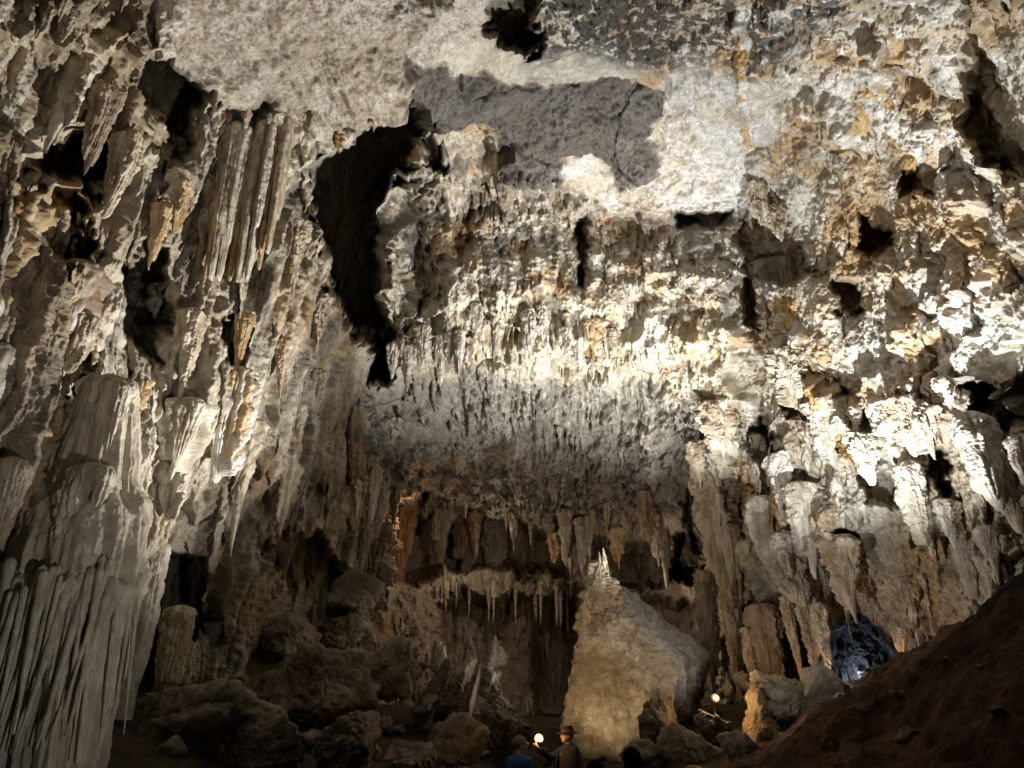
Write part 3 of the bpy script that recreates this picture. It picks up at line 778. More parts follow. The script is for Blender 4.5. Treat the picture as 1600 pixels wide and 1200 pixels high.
# thin pillars by the lit passage
GP = "thin pillars by the lit passage"
for (px, y0, y1, w, t, lb, kw) in [
 (1228,935,1065,26,18.6,"slender pinkish pillar standing left of the brightest pillar",T_CREAM),
 (1278,950,1058,34,18.0,"flared pillar lit salmon pink beside the dark tunnel",T_PALE),
 (1256,930,1062,40,18.5,"shaded grey pillar between the two pink ones",T_GREY),
 (1185,960,1095,70,19.5,"thick dark pillar behind the thin ones",T_BROWN),
 (1136,930,1090,40,20.0,"brown ribbed pillar at the right foot of the dim back wall",T_BROWN),
 (1165,985,1100,24,19.4,"knobbly pink lit pillar with stepped rings",T_CREAM),
 (1098,900,1085,40,22.0,"tapering brown drapery reaching down beside the big boulder",T_BROWN),
 (1402,985,1028,26,17.0,"small pillar glowing orange pink on the bank's crest",T_PALE)]:
    hang(px, y0, y1, w, "pillar", lb, "pillar", GP, t=t, hi=True, nsub=3, p=.35, flute=.1, tiers=3, lump=.22, blunt=.08, **kw)
hang(628,782,925,52,"pillar","rust orange ribbed pillar at the left end of the dim alcove","pillar",None,t=shell_t(700,850)-3.6,hi=True,nsub=4,p=.12,flute=.14,tiers=0,tint=(.36,.21,.11),tint2=(.20,.11,.06),blunt=.3)
for (px,y0,y1,w,lb,kw) in [
 (690,800,880,30,"grey pillar at the back of the alcove, next to the orange pillar",T_GREY),
 (735,800,905,44,"dark fluted pillar in the middle of the alcove",T_BROWN),
 (772,815,890,46,"pale fluted pillar on the right of the alcove",T_GREY)]:
    hang(px,y0,y1,w,"pillar",lb,"pillar","pillars in the alcove",t=shell_t(px,850)-1.2,hi=True,nsub=5,p=.15,flute=.16,tiers=1,blunt=.3,**kw)

# ---- the big flowstone column on the left: stacked tiers, the lowest one of hanging rods
CT = 9.6
cb = unp(172, 600, CT)
col = thing("flowstone_column", "tall pale flowstone column with stacked domes and long organ pipe rods at lower left", "flowstone column", cb)
def at_height(py): return -drop_length(cb, py)
def tier(y0, y1, wpx, seed, dx, dy=0.0, nsub=12, p=.28, nm="tier", fl=.10, lump=.10, tiers=0, white=0.0):
    z0, z1 = at_height(y0), at_height(y1)
    me = drip(nm, z0 - z1, wpx * .5 * CT / FPX, seed, nsub=nsub, nth=200, nzz=220, flute=fl, tiers=tiers, flat=.85, lump=lump, p=p, topflare=.2, white=white, tint=(.64,.575,.46), tint2=(.40,.34,.25))
    return put(nm, me, (dx, dy, z0), col)
tier(586, 800, 92, 41, 0.0, 0, 9, .35)
tier(600, 775, 62, 46, .16, -.12, 6, .4)
tier(735, 905, 80, 47, .24, -.22, 8, .3)
tier(800, 1120, 74, 44, .22, -.06, 6, .30, lump=.07)
def trunk():
    prof = np.array([(588, 14), (596, 24), (625, 38), (680, 46), (740, 52), (768, 54), (782, 60), (795, 72), (830, 77), (890, 75), (902, 77), (915, 86), (960, 74), (1050, 66), (1130, 62), (1215, 60)], float)
    n, m = 360, 420
    py = np.linspace(588, 1215, m); hz = np.array([at_height(y) for y in np.linspace(588, 1215, 60)]); zz = np.interp(py, np.linspace(588, 1215, 60), hz)
    th = np.linspace(0, 2 * np.pi, n, endpoint=False)
    TH, PY = np.meshgrid(th, py); ZZ = np.broadcast_to(zz[:, None], TH.shape)
    wave = 16 * np.sin(TH * 2 + 1) + 11 * np.sin(TH * 5) + 6 * np.sin(TH * 11 + 2)
    R = np.interp((PY + wave).ravel(), prof[:, 0], prof[:, 1]).reshape(TH.shape) * CT / FPX
    grow = np.maximum.reduce([sstep(600, 760, PY + wave) * (PY + wave < 778), sstep(800, 890, PY + wave) * (PY + wave < 902), 1.5 * sstep(920, 1080, PY + wave)])
    f = 0
    for k, a_, ph in ((7, .9, .3), (15, .8, 1.7), (31, .5, .9), (46, .25, 2.2)):
        f = f + a_ * (np.abs(np.cos(k * TH / 2 + ph + .5 * np.sin(3 * TH) + .25 * np.sin(ZZ * 2 + k))) - .64)
    R = R * (1 + .10 * f * (.25 + grow))
    X = R * np.cos(TH); Y = R * np.sin(TH) * .85
    P = np.stack([X, Y, ZZ], -1).reshape(-1, 3)
    nn = fbm(P + 3, (2.5, 2.5, .6), 6, 61, .55); bb = billow(P, (4.0, 4.0, 2.2), 5, 63, .55) - .45
    k_ = (1 + .07 * nn + .09 * bb).reshape(R.shape)
    lean = .26 * (PY - 588) / 600.0
    V = np.stack([X * k_ + lean - .05, Y * k_ + .06, ZZ], -1).reshape(-1, 3)
    i = np.arange(n * m).reshape(m, n); A, B = i[:-1], i[1:]
    F = np.stack([B, np.roll(B, -1, 1), np.roll(A, -1, 1), A], -1).reshape(-1, 4)
    a_ = np.clip(.6 + nn * .9 + .2 * f.ravel(), 0, 1)[:, None]
    c = np.array((.36, .31, .235)) * (1 - a_) + np.array((.64, .57, .45)) * a_
    put("trunk", mesh_from("trunk", V, F, M_FLOW, c), (0, 0, 0), col)
trunk()
rg = np.random.RandomState(77)
for k in range(58):
    a = -math.pi * .5 + (k / 57.0 - .5) * math.pi * 1.2
    rr = .66 + .035 * rg.normal()
    x0, y0_ = .06 + rr * math.sin(a + math.pi / 2) * 1.0, -rr * math.cos(a + math.pi / 2) * .86
    z0 = at_height(902 + 16 * math.sin(k * .55) + rg.uniform(-12, 24)); z1 = at_height(1185 + rg.uniform(-60, 25))
    me = drip("rod", z0 - z1, (.045 + .05 * rg.rand() ** 2), 900 + k, nsub=1, nth=20, nzz=90, flute=.05, tiers=0, flat=1, p=.5, lump=.05, topflare=.3, blunt=.06, tint=(.60,.55,.45), tint2=(.42,.36,.27))
    o = put("rod", me, (x0, y0_, z0), col)
    dx = rg.normal() * .01
    o.rotation_euler = (-.06 * math.cos(a + math.pi / 2), -.10 * math.sin(a + math.pi / 2) + dx, rg.rand() * 6)
# its slim neighbours
hang(252, 858, 1125, 46, "flowstone_column", "slim straight flowstone column just right of the large one", "flowstone column", None, t=12.0, hi=True, nsub=3, p=.12, flute=.12, tiers=0, lump=.12, blunt=.3, **T_PALE)
hang(282, 960, 1090, 60, "flowstone_column", "short yellowish flowstone cone with a knobbly cap behind the slim column", "flowstone column", None, t=13.2, hi=True, nsub=4, p=.15, flute=.14, tiers=1, lump=.2, blunt=.4, tint=(.50,.44,.30), tint2=(.36,.27,.13))
hang(22, 735, 900, 84, "stalactite", "smooth leaning stone slab at the left edge beside the large column", "stalactite", None, t=8.6, hi=True, nsub=2, p=.3, flute=.06, tiers=0, lump=.12, **T_CREAM)

# ------------------------------------------------------------------ the ground and the earth bank
GP3 = np.array([unp(a, b, t) for a, b, t in [(80,1190,9.8),(-100,1160,9),(210,1118,12.5),(300,1085,15),(420,1100,16),(560,1140,15.5),(700,1125,20),(800,1130,24),(960,1190,18),(1110,1120,21),(1040,1185,16.5),(1200,1110,18.5),(1300,1085,18)]]
   + [(-6,-4,.2),(0,-6,-.2),(6,-4,.6),(0,0,-.05),(-2.5,4,-.1),(2.5,4,.2),(0,6,-.45),(.1,12,-.55),(1.2,13.5,-.5),(0,9,-.5),(-20,10,2.5),(20,10,3),(-20,35,3),(20,35,3),(0,36,1.5),(-12,-6,1),(14,-6,1.5)])
gx, gy = np.linspace(-22, 22, 330), np.linspace(-8, 36, 330)
GXX, GYY = np.meshgrid(gx, gy)
def tps_xy(pts, X, Y): return tps([(a * 25, b * 25, c) for a, b, c in pts], X * 25, Y * 25)
GZ_ = tps_xy(GP3, GXX, GYY)
gp = np.stack([GXX, GYY, GZ_], -1).reshape(-1, 3)
GZ_ = GZ_ + (0.10 * fbm(gp, .6, 5, 5, .55) + .05 * billow(gp, 2.0, 3, 8)).reshape(GZ_.shape)
# earth bank at the right: a slope facing the camera, falling away behind its crest
b0, b1, b2 = unp(1600, 882, 9.0), unp(1310, 1070, 13.6), unp(1140, 1205, 8.6)
nrm = np.cross(b1 - b0, b2 - b0); nrm /= nrm[2]
pl_g = b0[2] - (nrm[0] * (GXX - b0[0]) + nrm[1] * (GYY - b0[1]))
pl_g = pl_g - .35 * np.maximum(0, 6.2 - GYY) ** 1.3
GZ_ = np.where((GXX > .4) & (GYY < 12.5), np.minimum(GZ_, np.maximum(pl_g - .35, -1.2)), GZ_)
def grid_mesh(name, X, Y, Z, mat, C=None):
    h, w = X.shape; i = np.arange(h * w).reshape(h, w)
    F = np.stack([i[:-1, :-1], i[:-1, 1:], i[1:, 1:], i[1:, :-1]], -1).reshape(-1, 4)
    return mesh_from(name, np.stack([X, Y, Z], -1).reshape(-1, 3), F, mat, C)
gn = fbm(gp, .5, 5, 15, .6)[:, None]
structure(put("ground", grid_mesh("ground", GXX, GYY, GZ_, M_EARTH, np.clip(np.array((.075, .055, .038)) * (1 + .5 * gn), .02, .3))))
def ground_z(x, y):
    j = int(np.clip((x + 22) / 44 * 329, 0, 329)); i = int(np.clip((y + 8) / 44 * 329, 0, 329))
    return float(GZ_[i, j])

bx, by = np.meshgrid(np.linspace(.5, 13, 620), np.linspace(-4, 20, 900))
plane = b0[2] - (nrm[0] * (bx - b0[0]) + nrm[1] * (by - b0[1]))
e = (b1 - b0)[:2]; e /= np.linalg.norm(e); pn_ = np.array((-e[1], e[0]))
if pn_ @ (b2 - b0)[:2] > 0: pn_ = -pn_
behind = (bx - b0[0]) * pn_[0] + (by - b0[1]) * pn_[1]
slope_back = -(nrm[0] * pn_[0] + nrm[1] * pn_[1])
bz = plane - np.where(behind > 0, slope_back + 1.3, 0.0) * behind - .35 * np.maximum(0, 6.2 - by) ** 1.3
bp = np.stack([bx, by, bz], -1).reshape(-1, 3)
bn = (0.24 * fbm(bp, .7, 5, 25, .55) + .05 * billow(bp, 1.8, 4, 28, .55) + .03 * fbm(bp, 4.5, 5, 44, .6)).reshape(bx.shape)
bz = np.minimum(bz, 6.0 + 0 * bz) + bn - .20
def bank_z(x, y):
    j = int(np.clip((x - .5) / 12.5 * 619, 0, 619)); i = int(np.clip((y + 4) / 24 * 899, 0, 899))
    return float(bz[i, j])
bn2 = fbm(bp, .6, 5, 35, .6)[:, None]; bn3 = fbm(bp, 4, 3, 39, .6)[:, None]
structure(put("earth_slope", grid_mesh("earth_slope", bx, by, bz, M_EARTH, np.clip(np.array((.115, .064, .040)) * (1 + .7 * bn2 + .4 * bn3), .02, .3))))

# ------------------------------------------------------------------ boulders
_ico = {}
def ico(level):
    if level not in _ico:
        bm = bmesh.new(); bmesh.ops.create_icosphere(bm, subdivisions=level, radius=1)
        bm.verts.ensure_lookup_table()
        _ico[level] = (np.array([v.co[:] for v in bm.verts]), np.array([[v.index for v in f.verts] for f in bm.faces], np.int32)); bm.free()
    return _ico[level]
def hull_planes(pts):
    bm = bmesh.new()
    for p in pts: bm.verts.new(p)
    bmesh.ops.convex_hull(bm, input=bm.verts)
    bm.normal_update(); pl = []
    for f in bm.faces:
        n = np.array(f.normal); d = float(n @ np.array(f.verts[0].co))
        if d < 0: n, d = -n, -d
        pl.append((n, d))
    bm.free(); return pl
def rock(name, pts, seed, level=5, soft=48.0, rough=.08, color=(.22,.18,.14), color2=(.12,.09,.065), mat=None, fs=1.0, drips=0.0):
    """a boulder: the hull of pts (about its own centre), edges softened, surface weathered"""
    pts = np.asarray(pts, float)
    pl = hull_planes(pts); dirs, F = ico(level)
    size = np.linalg.norm(pts, axis=1).mean()
    acc = 0
    for n, d in pl:
        q = np.clip(dirs @ n, 1e-3, None) / max(d, 1e-3) * size
        acc = acc + q ** soft
    r = size * acc ** (-1.0 / soft)
    V = dirs * r[:, None]; P = V + seed * 5.3
    q = fs / size
    a = fbm(P, 1.1 * q, 7, seed % 40, .6); b = billow(P, 2.4 * q, 6, seed % 37 + 3, .6) - .5
    dr = fbm(P, (3.0 * q, 3.0 * q, .8 * q), 4, seed % 29 + 7, .55)
    cr = 1 - sstep(0, .07, np.abs(fbm(P, .9 * q, 3, seed % 23 + 11)))
    V = V * (1 + rough * a + rough * 1.5 * b + drips * dr - rough * .5 * cr)[:, None]
    k = np.clip(.45 + a * 1.2 + b * .9, 0, 1)[:, None]
    C_ = np.array(color2) * (1 - k) + np.array(color) * k
    return mesh_from(name, V, F, mat or M_ROCK, np.clip(C_, .02, .8)), V
def boulder(px, py, w, h, t, label, seed, level=6, group="fallen boulders", name="boulder", rough=.13, tilt=0.0, depth=None, color=(.24,.20,.155), color2=(.12,.09,.065), npts=11, **kw):
    rg = np.random.RandomState(seed)
    a = w * .5 * t / FPX; c = h * .5 * t / FPX; b = depth or (a + c) * .5
    d = rg.normal(size=(npts, 3)); d /= np.linalg.norm(d, axis=1, keepdims=True)
    pts = d * np.array((a, b, c)) * 1.08
    ct, st_ = math.cos(tilt), math.sin(tilt)
    pts = pts @ np.array([[ct, 0, st_], [0, 1, 0], [-st_, 0, ct]]).T
    me, V = rock(name, pts, seed, level, rough=rough, color=color, color2=color2, **kw)
    return tag(put(name, me, unp(px, py, t)), label, "boulder", group)

DK = dict(color=(.29,.235,.18), color2=(.11,.085,.063))
boulder(492,1082,190,125,15.0,"large flat topped dark boulder with a pale chipped lower edge",11,6,**DK)
boulder(300,1135,230,150,12.5,"wide dark boulder half sunk in earth beside the slim flowstone column",12,6,**DK)
boulder(600,1045,140,80,16.5,"low dark boulder behind the large flat topped one, to its right",13,6,**DK)
boulder(375,985,150,190,17.0,"knobbly pale mound with two peaks under the grey block",14,6,rough=.16,color=(.36,.31,.24),color2=(.18,.14,.10))
boulder(400,925,56,80,16.8,"upright pale peak on top of the knobbly mound",15,6,rough=.12,color=(.42,.37,.30),color2=(.22,.17,.12))
boulder(455,1000,90,90,16.4,"rough mid brown block right of the knobbly mound",16,6,rough=.14,color=(.32,.27,.21),color2=(.16,.12,.09))
boulder(345,900,90,110,16.0,"smooth blue grey block hanging over the dark hollow at lower left",17,6,color=(.20,.20,.21),color2=(.12,.12,.125))
boulder(540,920,100,80,18.0,"dim knobbly rock left of the heavy pendant",18,6,rough=.15,color=(.28,.23,.18),color2=(.14,.11,.08))
boulder(520,985,90,60,17.5,"shiny wet rock above the large flat topped boulder",19,6,rough=.15,**DK)
boulder(372,1064,26,20,13.6,"fist sized pale stone lying on the wide dark boulder",20,4,color=(.34,.29,.23))
boulder(420,1170,120,90,11.5,"dark leaning block at the bottom between the two widest boulders",21,6,tilt=.5,**DK)
boulder(545,1165,90,110,13.0,"dark upright block below the large flat topped boulder",22,6,**DK)
boulder(640,1185,75,60,12.5,"brown boulder at the bottom edge left of the people",23,6,**DK)
boulder(668,1085,36,120,17.0,"pale slab leaning right, first of the leaning slabs",24,6,tilt=.5,color=(.34,.28,.22))
boulder(705,1095,44,130,17.2,"grey slab leaning right with a rounded top",25,6,tilt=.45,color=(.36,.30,.24))
boulder(740,1090,36,110,17.6,"narrow slab leaning right beside the dark shaft",26,6,tilt=.35,color=(.30,.25,.19))
boulder(765,1068,34,60,18.2,"white edged block under the white tipped stalagmite",27,6,color=(.44,.39,.32))
boulder(795,1125,80,110,17.0,"tall dark boulder left of the lamp",28,6,**DK)
boulder(715,1160,90,70,14.0,"dark boulder at the bottom left of the bald man",29,6,**DK)
boulder(640,1060,60,60,17.8,"rough pale topped rock under the ringed stalagmite",30,6,rough=.14,color=(.34,.28,.22))
boulder(1038,1135,95,100,16.3,"dark rounded boulder leaning on the big pointed boulder",31,6,**DK)
boulder(1075,1165,110,60,15.0,"low brown boulder in front of the dark rounded one",32,6,**DK)
boulder(1120,1135,70,50,16.5,"brown rock under the ground lamp",33,6,**DK)
boulder(1232,1090,110,88,17.0,"large boulder with a pale flowstone cap at the end of the bank",34,6,rough=.12,color=(.44,.39,.31),color2=(.24,.19,.13))
boulder(1290,1070,66,66,16.6,"smooth round grey boulder below the tunnel",35,6,rough=.04,color=(.34,.30,.25),color2=(.22,.18,.14))
boulder(1192,1130,60,90,16.6,"tawny boulder between the ground lamp and the capped boulder",36,6,color=(.36,.28,.19),color2=(.22,.16,.10))
boulder(1150,1165,60,36,14.5,"small brown rock at the foot of the bank",37,4,**DK)
boulder(1000,1180,60,40,15.0,"small brown rock at the bottom before the big pointed boulder",38,4,**DK)
boulder(1160,1075,36,44,19.0,"yellowish rounded rock behind the ground lamp",39,4,color=(.44,.36,.24))
boulder(1136,1070,20,32,19.2,"small yellowish post shaped rock behind the ground lamp",40,4,color=(.46,.38,.26))
for k, (px, py, w, t) in enumerate([(1405,1085,26,12.6),(1480,1030,20,11.0),(1420,1150,40,8.5),(1530,1040,16,9.2),(1350,1110,22,11),(1560,1110,24,7.4),(1300,1160,34,9.5)]):
    o = boulder(px, py, w, w * .6, t, "brown stone lying on the earth bank", 60 + k, 4, "stones on the earth bank", "stone", **DK)
    for q in np.linspace(3, 18, 400):                  # slide it along its sight line until it meets the bank
        p = unp(px, py, q)
        if p[0] > .5 and p[2] < bank_z(p[0], p[1]) + .03: break
    o.location = p; o.scale = (q / t,) * 3

# the big pointed boulder
bc = unp(985, 1040, 20.0)
bpts = [unp(*q) - bc for q in [(944,895,19.6),(923,945,19.4),(900,1000,19.0),(884,1075,18.6),(872,1130,18.3),(900,1190,18.0),(975,1192,17.7),(1044,1125,18.2),(1062,1034,18.7),(979,957,19.1),
   (1110,1020,20.6),(960,926,20.1),(1096,1080,20.7),(895,1120,22.5),(1000,955,22.5),(1085,1130,22.5),(960,1200,20)]]
bme, bV = rock("boulder_body", bpts, 5, 7, soft=55.0, rough=.042, color=(.54,.48,.385), color2=(.34,.27,.19), fs=2.4, drips=.045)
big_b = thing("boulder", "huge pointed boulder with a lit tan face and a grey sloping top", "boulder", bc, "fallen boulders")
# the tilted top face is bare grey rock, the front a tan crust
at = bme.color_attributes["Col"]; cc = np.empty(len(bV) * 4, np.float32); at.data.foreach_get("color", cc); cc = cc.reshape(-1, 4)
pr = [np.array(bpts[i]) for i in (10, 8, 9)]
tn = np.cross(pr[1] - pr[0], pr[2] - pr[0]); tn /= np.linalg.norm(tn)
if tn[2] < 0: tn = -tn
dd = (bV - pr[0]) @ tn + .10 * fbm(bV, 1.5, 4, 3)
gm = sstep(-.22, -.08, dd)[:, None]
right = sstep(.55, .75, (bV - bV.mean(0)) @ np.array((.9, .1, -.1)) / 2.0 + .1 * fbm(bV, 1.2, 4, 9))[:, None]
gm = np.clip(gm + right, 0, 1)
patches = sstep(.30, .42, fbm(bV, (1.4, 1.4, 1.4), 5, 21, .6))[:, None]
cc[:, :3] = cc[:, :3] * (1 - gm) + np.array((.33, .305, .275)) * gm
cc[:, :3] = cc[:, :3] * (1 - .7 * patches) + np.array((.20, .15, .10)) * .7 * patches
at.data.foreach_set("color", cc.ravel())
put("body", bme, (0, 0, 0), big_b)
for nm_, px_, py_, t_, L_, R_, sd_ in [("cap",942,955,19.45,1.50,.62,71),("cap",915,990,19.15,.95,.34,73),("cap",966,958,19.5,.62,.34,74),("cap",988,972,19.7,.34,.30,75),("cap",930,960,19.3,.85,.34,76)]:
    cap = drip("cap", L_, R_, sd_, nsub=6, nth=110, nzz=150, up=True, p=.85, lump=.34, tiers=5, flute=.10, tint=(.52,.46,.34), tint2=(.36,.29,.19))
    put("cap", cap, unp(px_, py_, t_) - bc, big_b)
spike = drip("spike", .80, .20, 72, nsub=4, nth=60, nzz=100, up=True, p=.7, lump=.35, tiers=4, tint=(.52,.46,.35), tint2=(.34,.28,.19))
put("spike", spike, unp(946, 905, 19.6) - bc, big_b)

# stalagmites
GS = "stalagmites on the boulder pile"
for (px, yb, yt, w, t, lb, kw) in [
 (684,1052,1003,24,17.6,"ringed post shaped stalagmite standing left of the dark shaft",dict(p=.1,tiers=5,blunt=.5,**T_PALE)),
 (775,1045,992,30,18.4,"white tipped cone stalagmite beside the dark shaft",dict(white=.8,**T_PALE)),
 (733,1035,990,28,19.0,"dim stubby stalagmite between the ringed and the white tipped one",dict(p=.3,**T_GREY)),
 (650,1045,1010,22,18.2,"small grey stalagmite left of the ringed one",dict(**T_GREY))]:
    A = unp(px, yb, t); k = unp(px, yt, t)
    o = put("stalagmite", drip("stalagmite", -drop_length(A, yt), w * .5 * t / FPX, int(px), nsub=3, nth=48, nzz=80, up=True, **kw), A)
    tag(o, lb, "stalagmite", GS)

# loose rubble packed between the boulders
RUB = [rock("stone", np.random.RandomState(200 + i).normal(size=(11, 3)) * .55, 200 + i, 3, rough=.14, **DK)[0] for i in range(6)]
rg = np.random.RandomState(5)
zones = [((230, 620), (1040, 1190), (11, 17), 46), ((620, 860), (1100, 1190), (12, 19), 24), ((980, 1290), (1110, 1180), (12, 17.5), 30)]
for (ax, bx_), (ay, by_), (at_, bt_), n in zones:
    for k in range(n):
        v = rg.rand(); px = rg.uniform(ax, bx_); t = mix(bt_, at_, v)
        p = unp(px, 1130, t); z = ground_z(p[0], p[1])
        r = rg.uniform(.08, .30)
        o = put("stone", RUB[rg.randint(6)], (p[0], p[1], z + r * .25), None, rg.rand() * 6, (r * rg.uniform(.8, 1.4), r, r * rg.uniform(.6, 1)))
        tag(o, "small dark broken stone among the boulders on the cave floor", "stone", "loose stones on the cave floor")
for k in range(60):
    u, v = rg.rand(), rg.rand() ** .7
    p = np.array(b2) * 1.0 + (b1 - b2) * u * 1.0 + (b0 - b2) * v * (1 - u)
    z = bank_z(p[0], p[1])
    r = rg.uniform(.03, .12)
    o = put("stone", RUB[rg.randint(6)], (p[0], p[1], z + r * .15), None, rg.rand() * 6, (r * rg.uniform(.8, 1.5), r, r * .7))
    tag(o, "small brown stone scattered on the earth bank", "stone", "small stones scattered on the earth bank")

# ------------------------------------------------------------------ lamps
def simple_mat(name, color, rough=.6, spec=.3):
    return node_mat(name, rough, spec, 0, 5, .25, color)
M_METAL = simple_mat("dark_metal", (.05, .05, .05), .45, .5)
M_BULB = emit_mat("lamp_glass", (1.0, .80, .48), 14.0)
M_HALO = emit_mat("lamp_halo", (1.0, .55, .17), .75)  # dish that glows by itself, imitating a warm halo round the bulb

def loft(name, rings, mat, caps=True):
    """rings: list of (n,3) arrays joined one to the next"""
    n = len(rings[0]); V = np.concatenate(rings)
    F = []
    for k in range(len(rings) - 1):
        for i in range(n):
            a, b = k * n + i, k * n + (i + 1) % n
            F.append((a, b, b + n, a + n))
    me = bpy.data.meshes.new(name)
    fs = [tuple(f) for f in F]
    if caps: fs += [tuple(range(n - 1, -1, -1)), tuple(range((len(rings) - 1) * n, len(rings) * n))]
    me.from_pydata([tuple(v) for v in V], [], fs); me.update()
    me.materials.append(mat)
    for p in me.polygons: p.use_smooth = len(p.vertices) == 4
    return me
def lathe(name, prof, mat, axis='z', n=24):
    th = np.linspace(0, 2 * np.pi, n, endpoint=False)
    R = [np.stack([r * np.cos(th), r * np.sin(th), np.full(n, z)], -1) for r, z in prof]
    if axis == 'y': R = [q[:, [0, 2, 1]] * np.array((1, -1, 1)) for q in R]
    return loft(name, R, mat)

lp = unp(1116, 1092, 16.6)
gl = thing("floodlight", "small warm floodlight glowing on the floor right of the huge pointed boulder", "floodlight", lp, "lit warm lamps")
put("housing", lathe("housing", [(.02, .16), (.07, .15), (.10, .06), (.115, 0), (.105, -.005)], M_METAL, 'y'), (0, 0, 0), gl)
put("bulb", lathe("bulb", [(.005, -.05), (.05, -.04), (.075, -.01), (.08, .01), (.02, .03)], M_BULB, 'y'), (0, 0, 0), gl)
put("halo_dish", lathe("halo_dish", [(.004, -.050), (.05, -.046), (.075, -.02), (.088, .01), (.08, -.03), (.05, -.056)], M_HALO, 'y'), (0, 0, 0), gl)
zg = lp[2] - ground_z(lp[0], lp[1])
put("stake", lathe("stake", [(.015, -.08), (.015, -max(zg, .35))], M_METAL), (0, .06, 0), gl)
bulb_light("floodlight_glow", lp + np.array((0, -.25, .05)), 30, WARM)
l2 = unp(1120, 1122, 16.2)
tag(put("stone", RUB[2], l2, None, 1, (.10, .09, .07)), "little pale stone catching light under the small floodlight", "stone", "loose stones on the cave floor")

# ------------------------------------------------------------------ people
def capsules(segs, blobs=()):
    """one closed surface from tapered limbs and ellipsoids"""
    bm = bmesh.new()
    for p0, r0, p1, r1 in segs:
        p0, p1 = Vector(p0), Vector(p1); d = p1 - p0
        q = d.to_track_quat('Z', 'Y').to_matrix().to_4x4()
        bmesh.ops.create_cone(bm, cap_ends=True, segments=16, radius1=r0, radius2=r1, depth=d.length, matrix=Matrix.Translation((p0 + p1) / 2) @ q)
        for p, r in ((p0, r0), (p1, r1)):
            bmesh.ops.create_uvsphere(bm, u_segments=16, v_segments=10, radius=r, matrix=Matrix.Translation(p))
    for c, rad, rot in blobs:
        M = Matrix.Translation(c) @ Matrix.Rotation(rot[2], 4, 'Z') @ Matrix.Rotation(rot[0], 4, 'X') @ Matrix.Diagonal((*rad, 1))
        bmesh.ops.create_uvsphere(bm, u_segments=24, v_segments=16, radius=1, matrix=M)
    return bm
def fuse(name, bm, voxel, mat, smooth=4):
    me = bpy.data.meshes.new(name); bm.to_mesh(me); bm.free()
    o = bpy.data.objects.new(name, me); COL.objects.link(o)
    m = o.modifiers.new("r", 'REMESH'); m.mode = 'VOXEL'; m.voxel_size = voxel
    m2 = o.modifiers.new("s", 'SMOOTH'); m2.factor = .5; m2.iterations = smooth
    out = bpy.data.meshes.new_from_object(o.evaluated_get(bpy.context.evaluated_depsgraph_get()))
    bpy.data.objects.remove(o)
    out.name = name; out.materials.clear(); out.materials.append(mat)
    out.polygons.foreach_set("use_smooth", np.ones(len(out.polygons), bool))
    return out
M_SKIN = simple_mat("skin", (.45, .27, .18), .5)
M_BLUE = simple_mat("blue_cloth", (.035, .075, .19), .85, .1)
M_DARK = simple_mat("dark_cloth", (.035, .03, .028), .9, .1)
M_TROU = simple_mat("trouser_cloth", (.03, .03, .035), .9, .1)
M_LIGHT = simple_mat("light_cloth", (.42, .37, .30), .9, .1)
M_HAIR = simple_mat("hair", (.012, .009, .008), .95, .05)
M_STUB = simple_mat("cropped_hair", (.13, .095, .07), .8, .2)

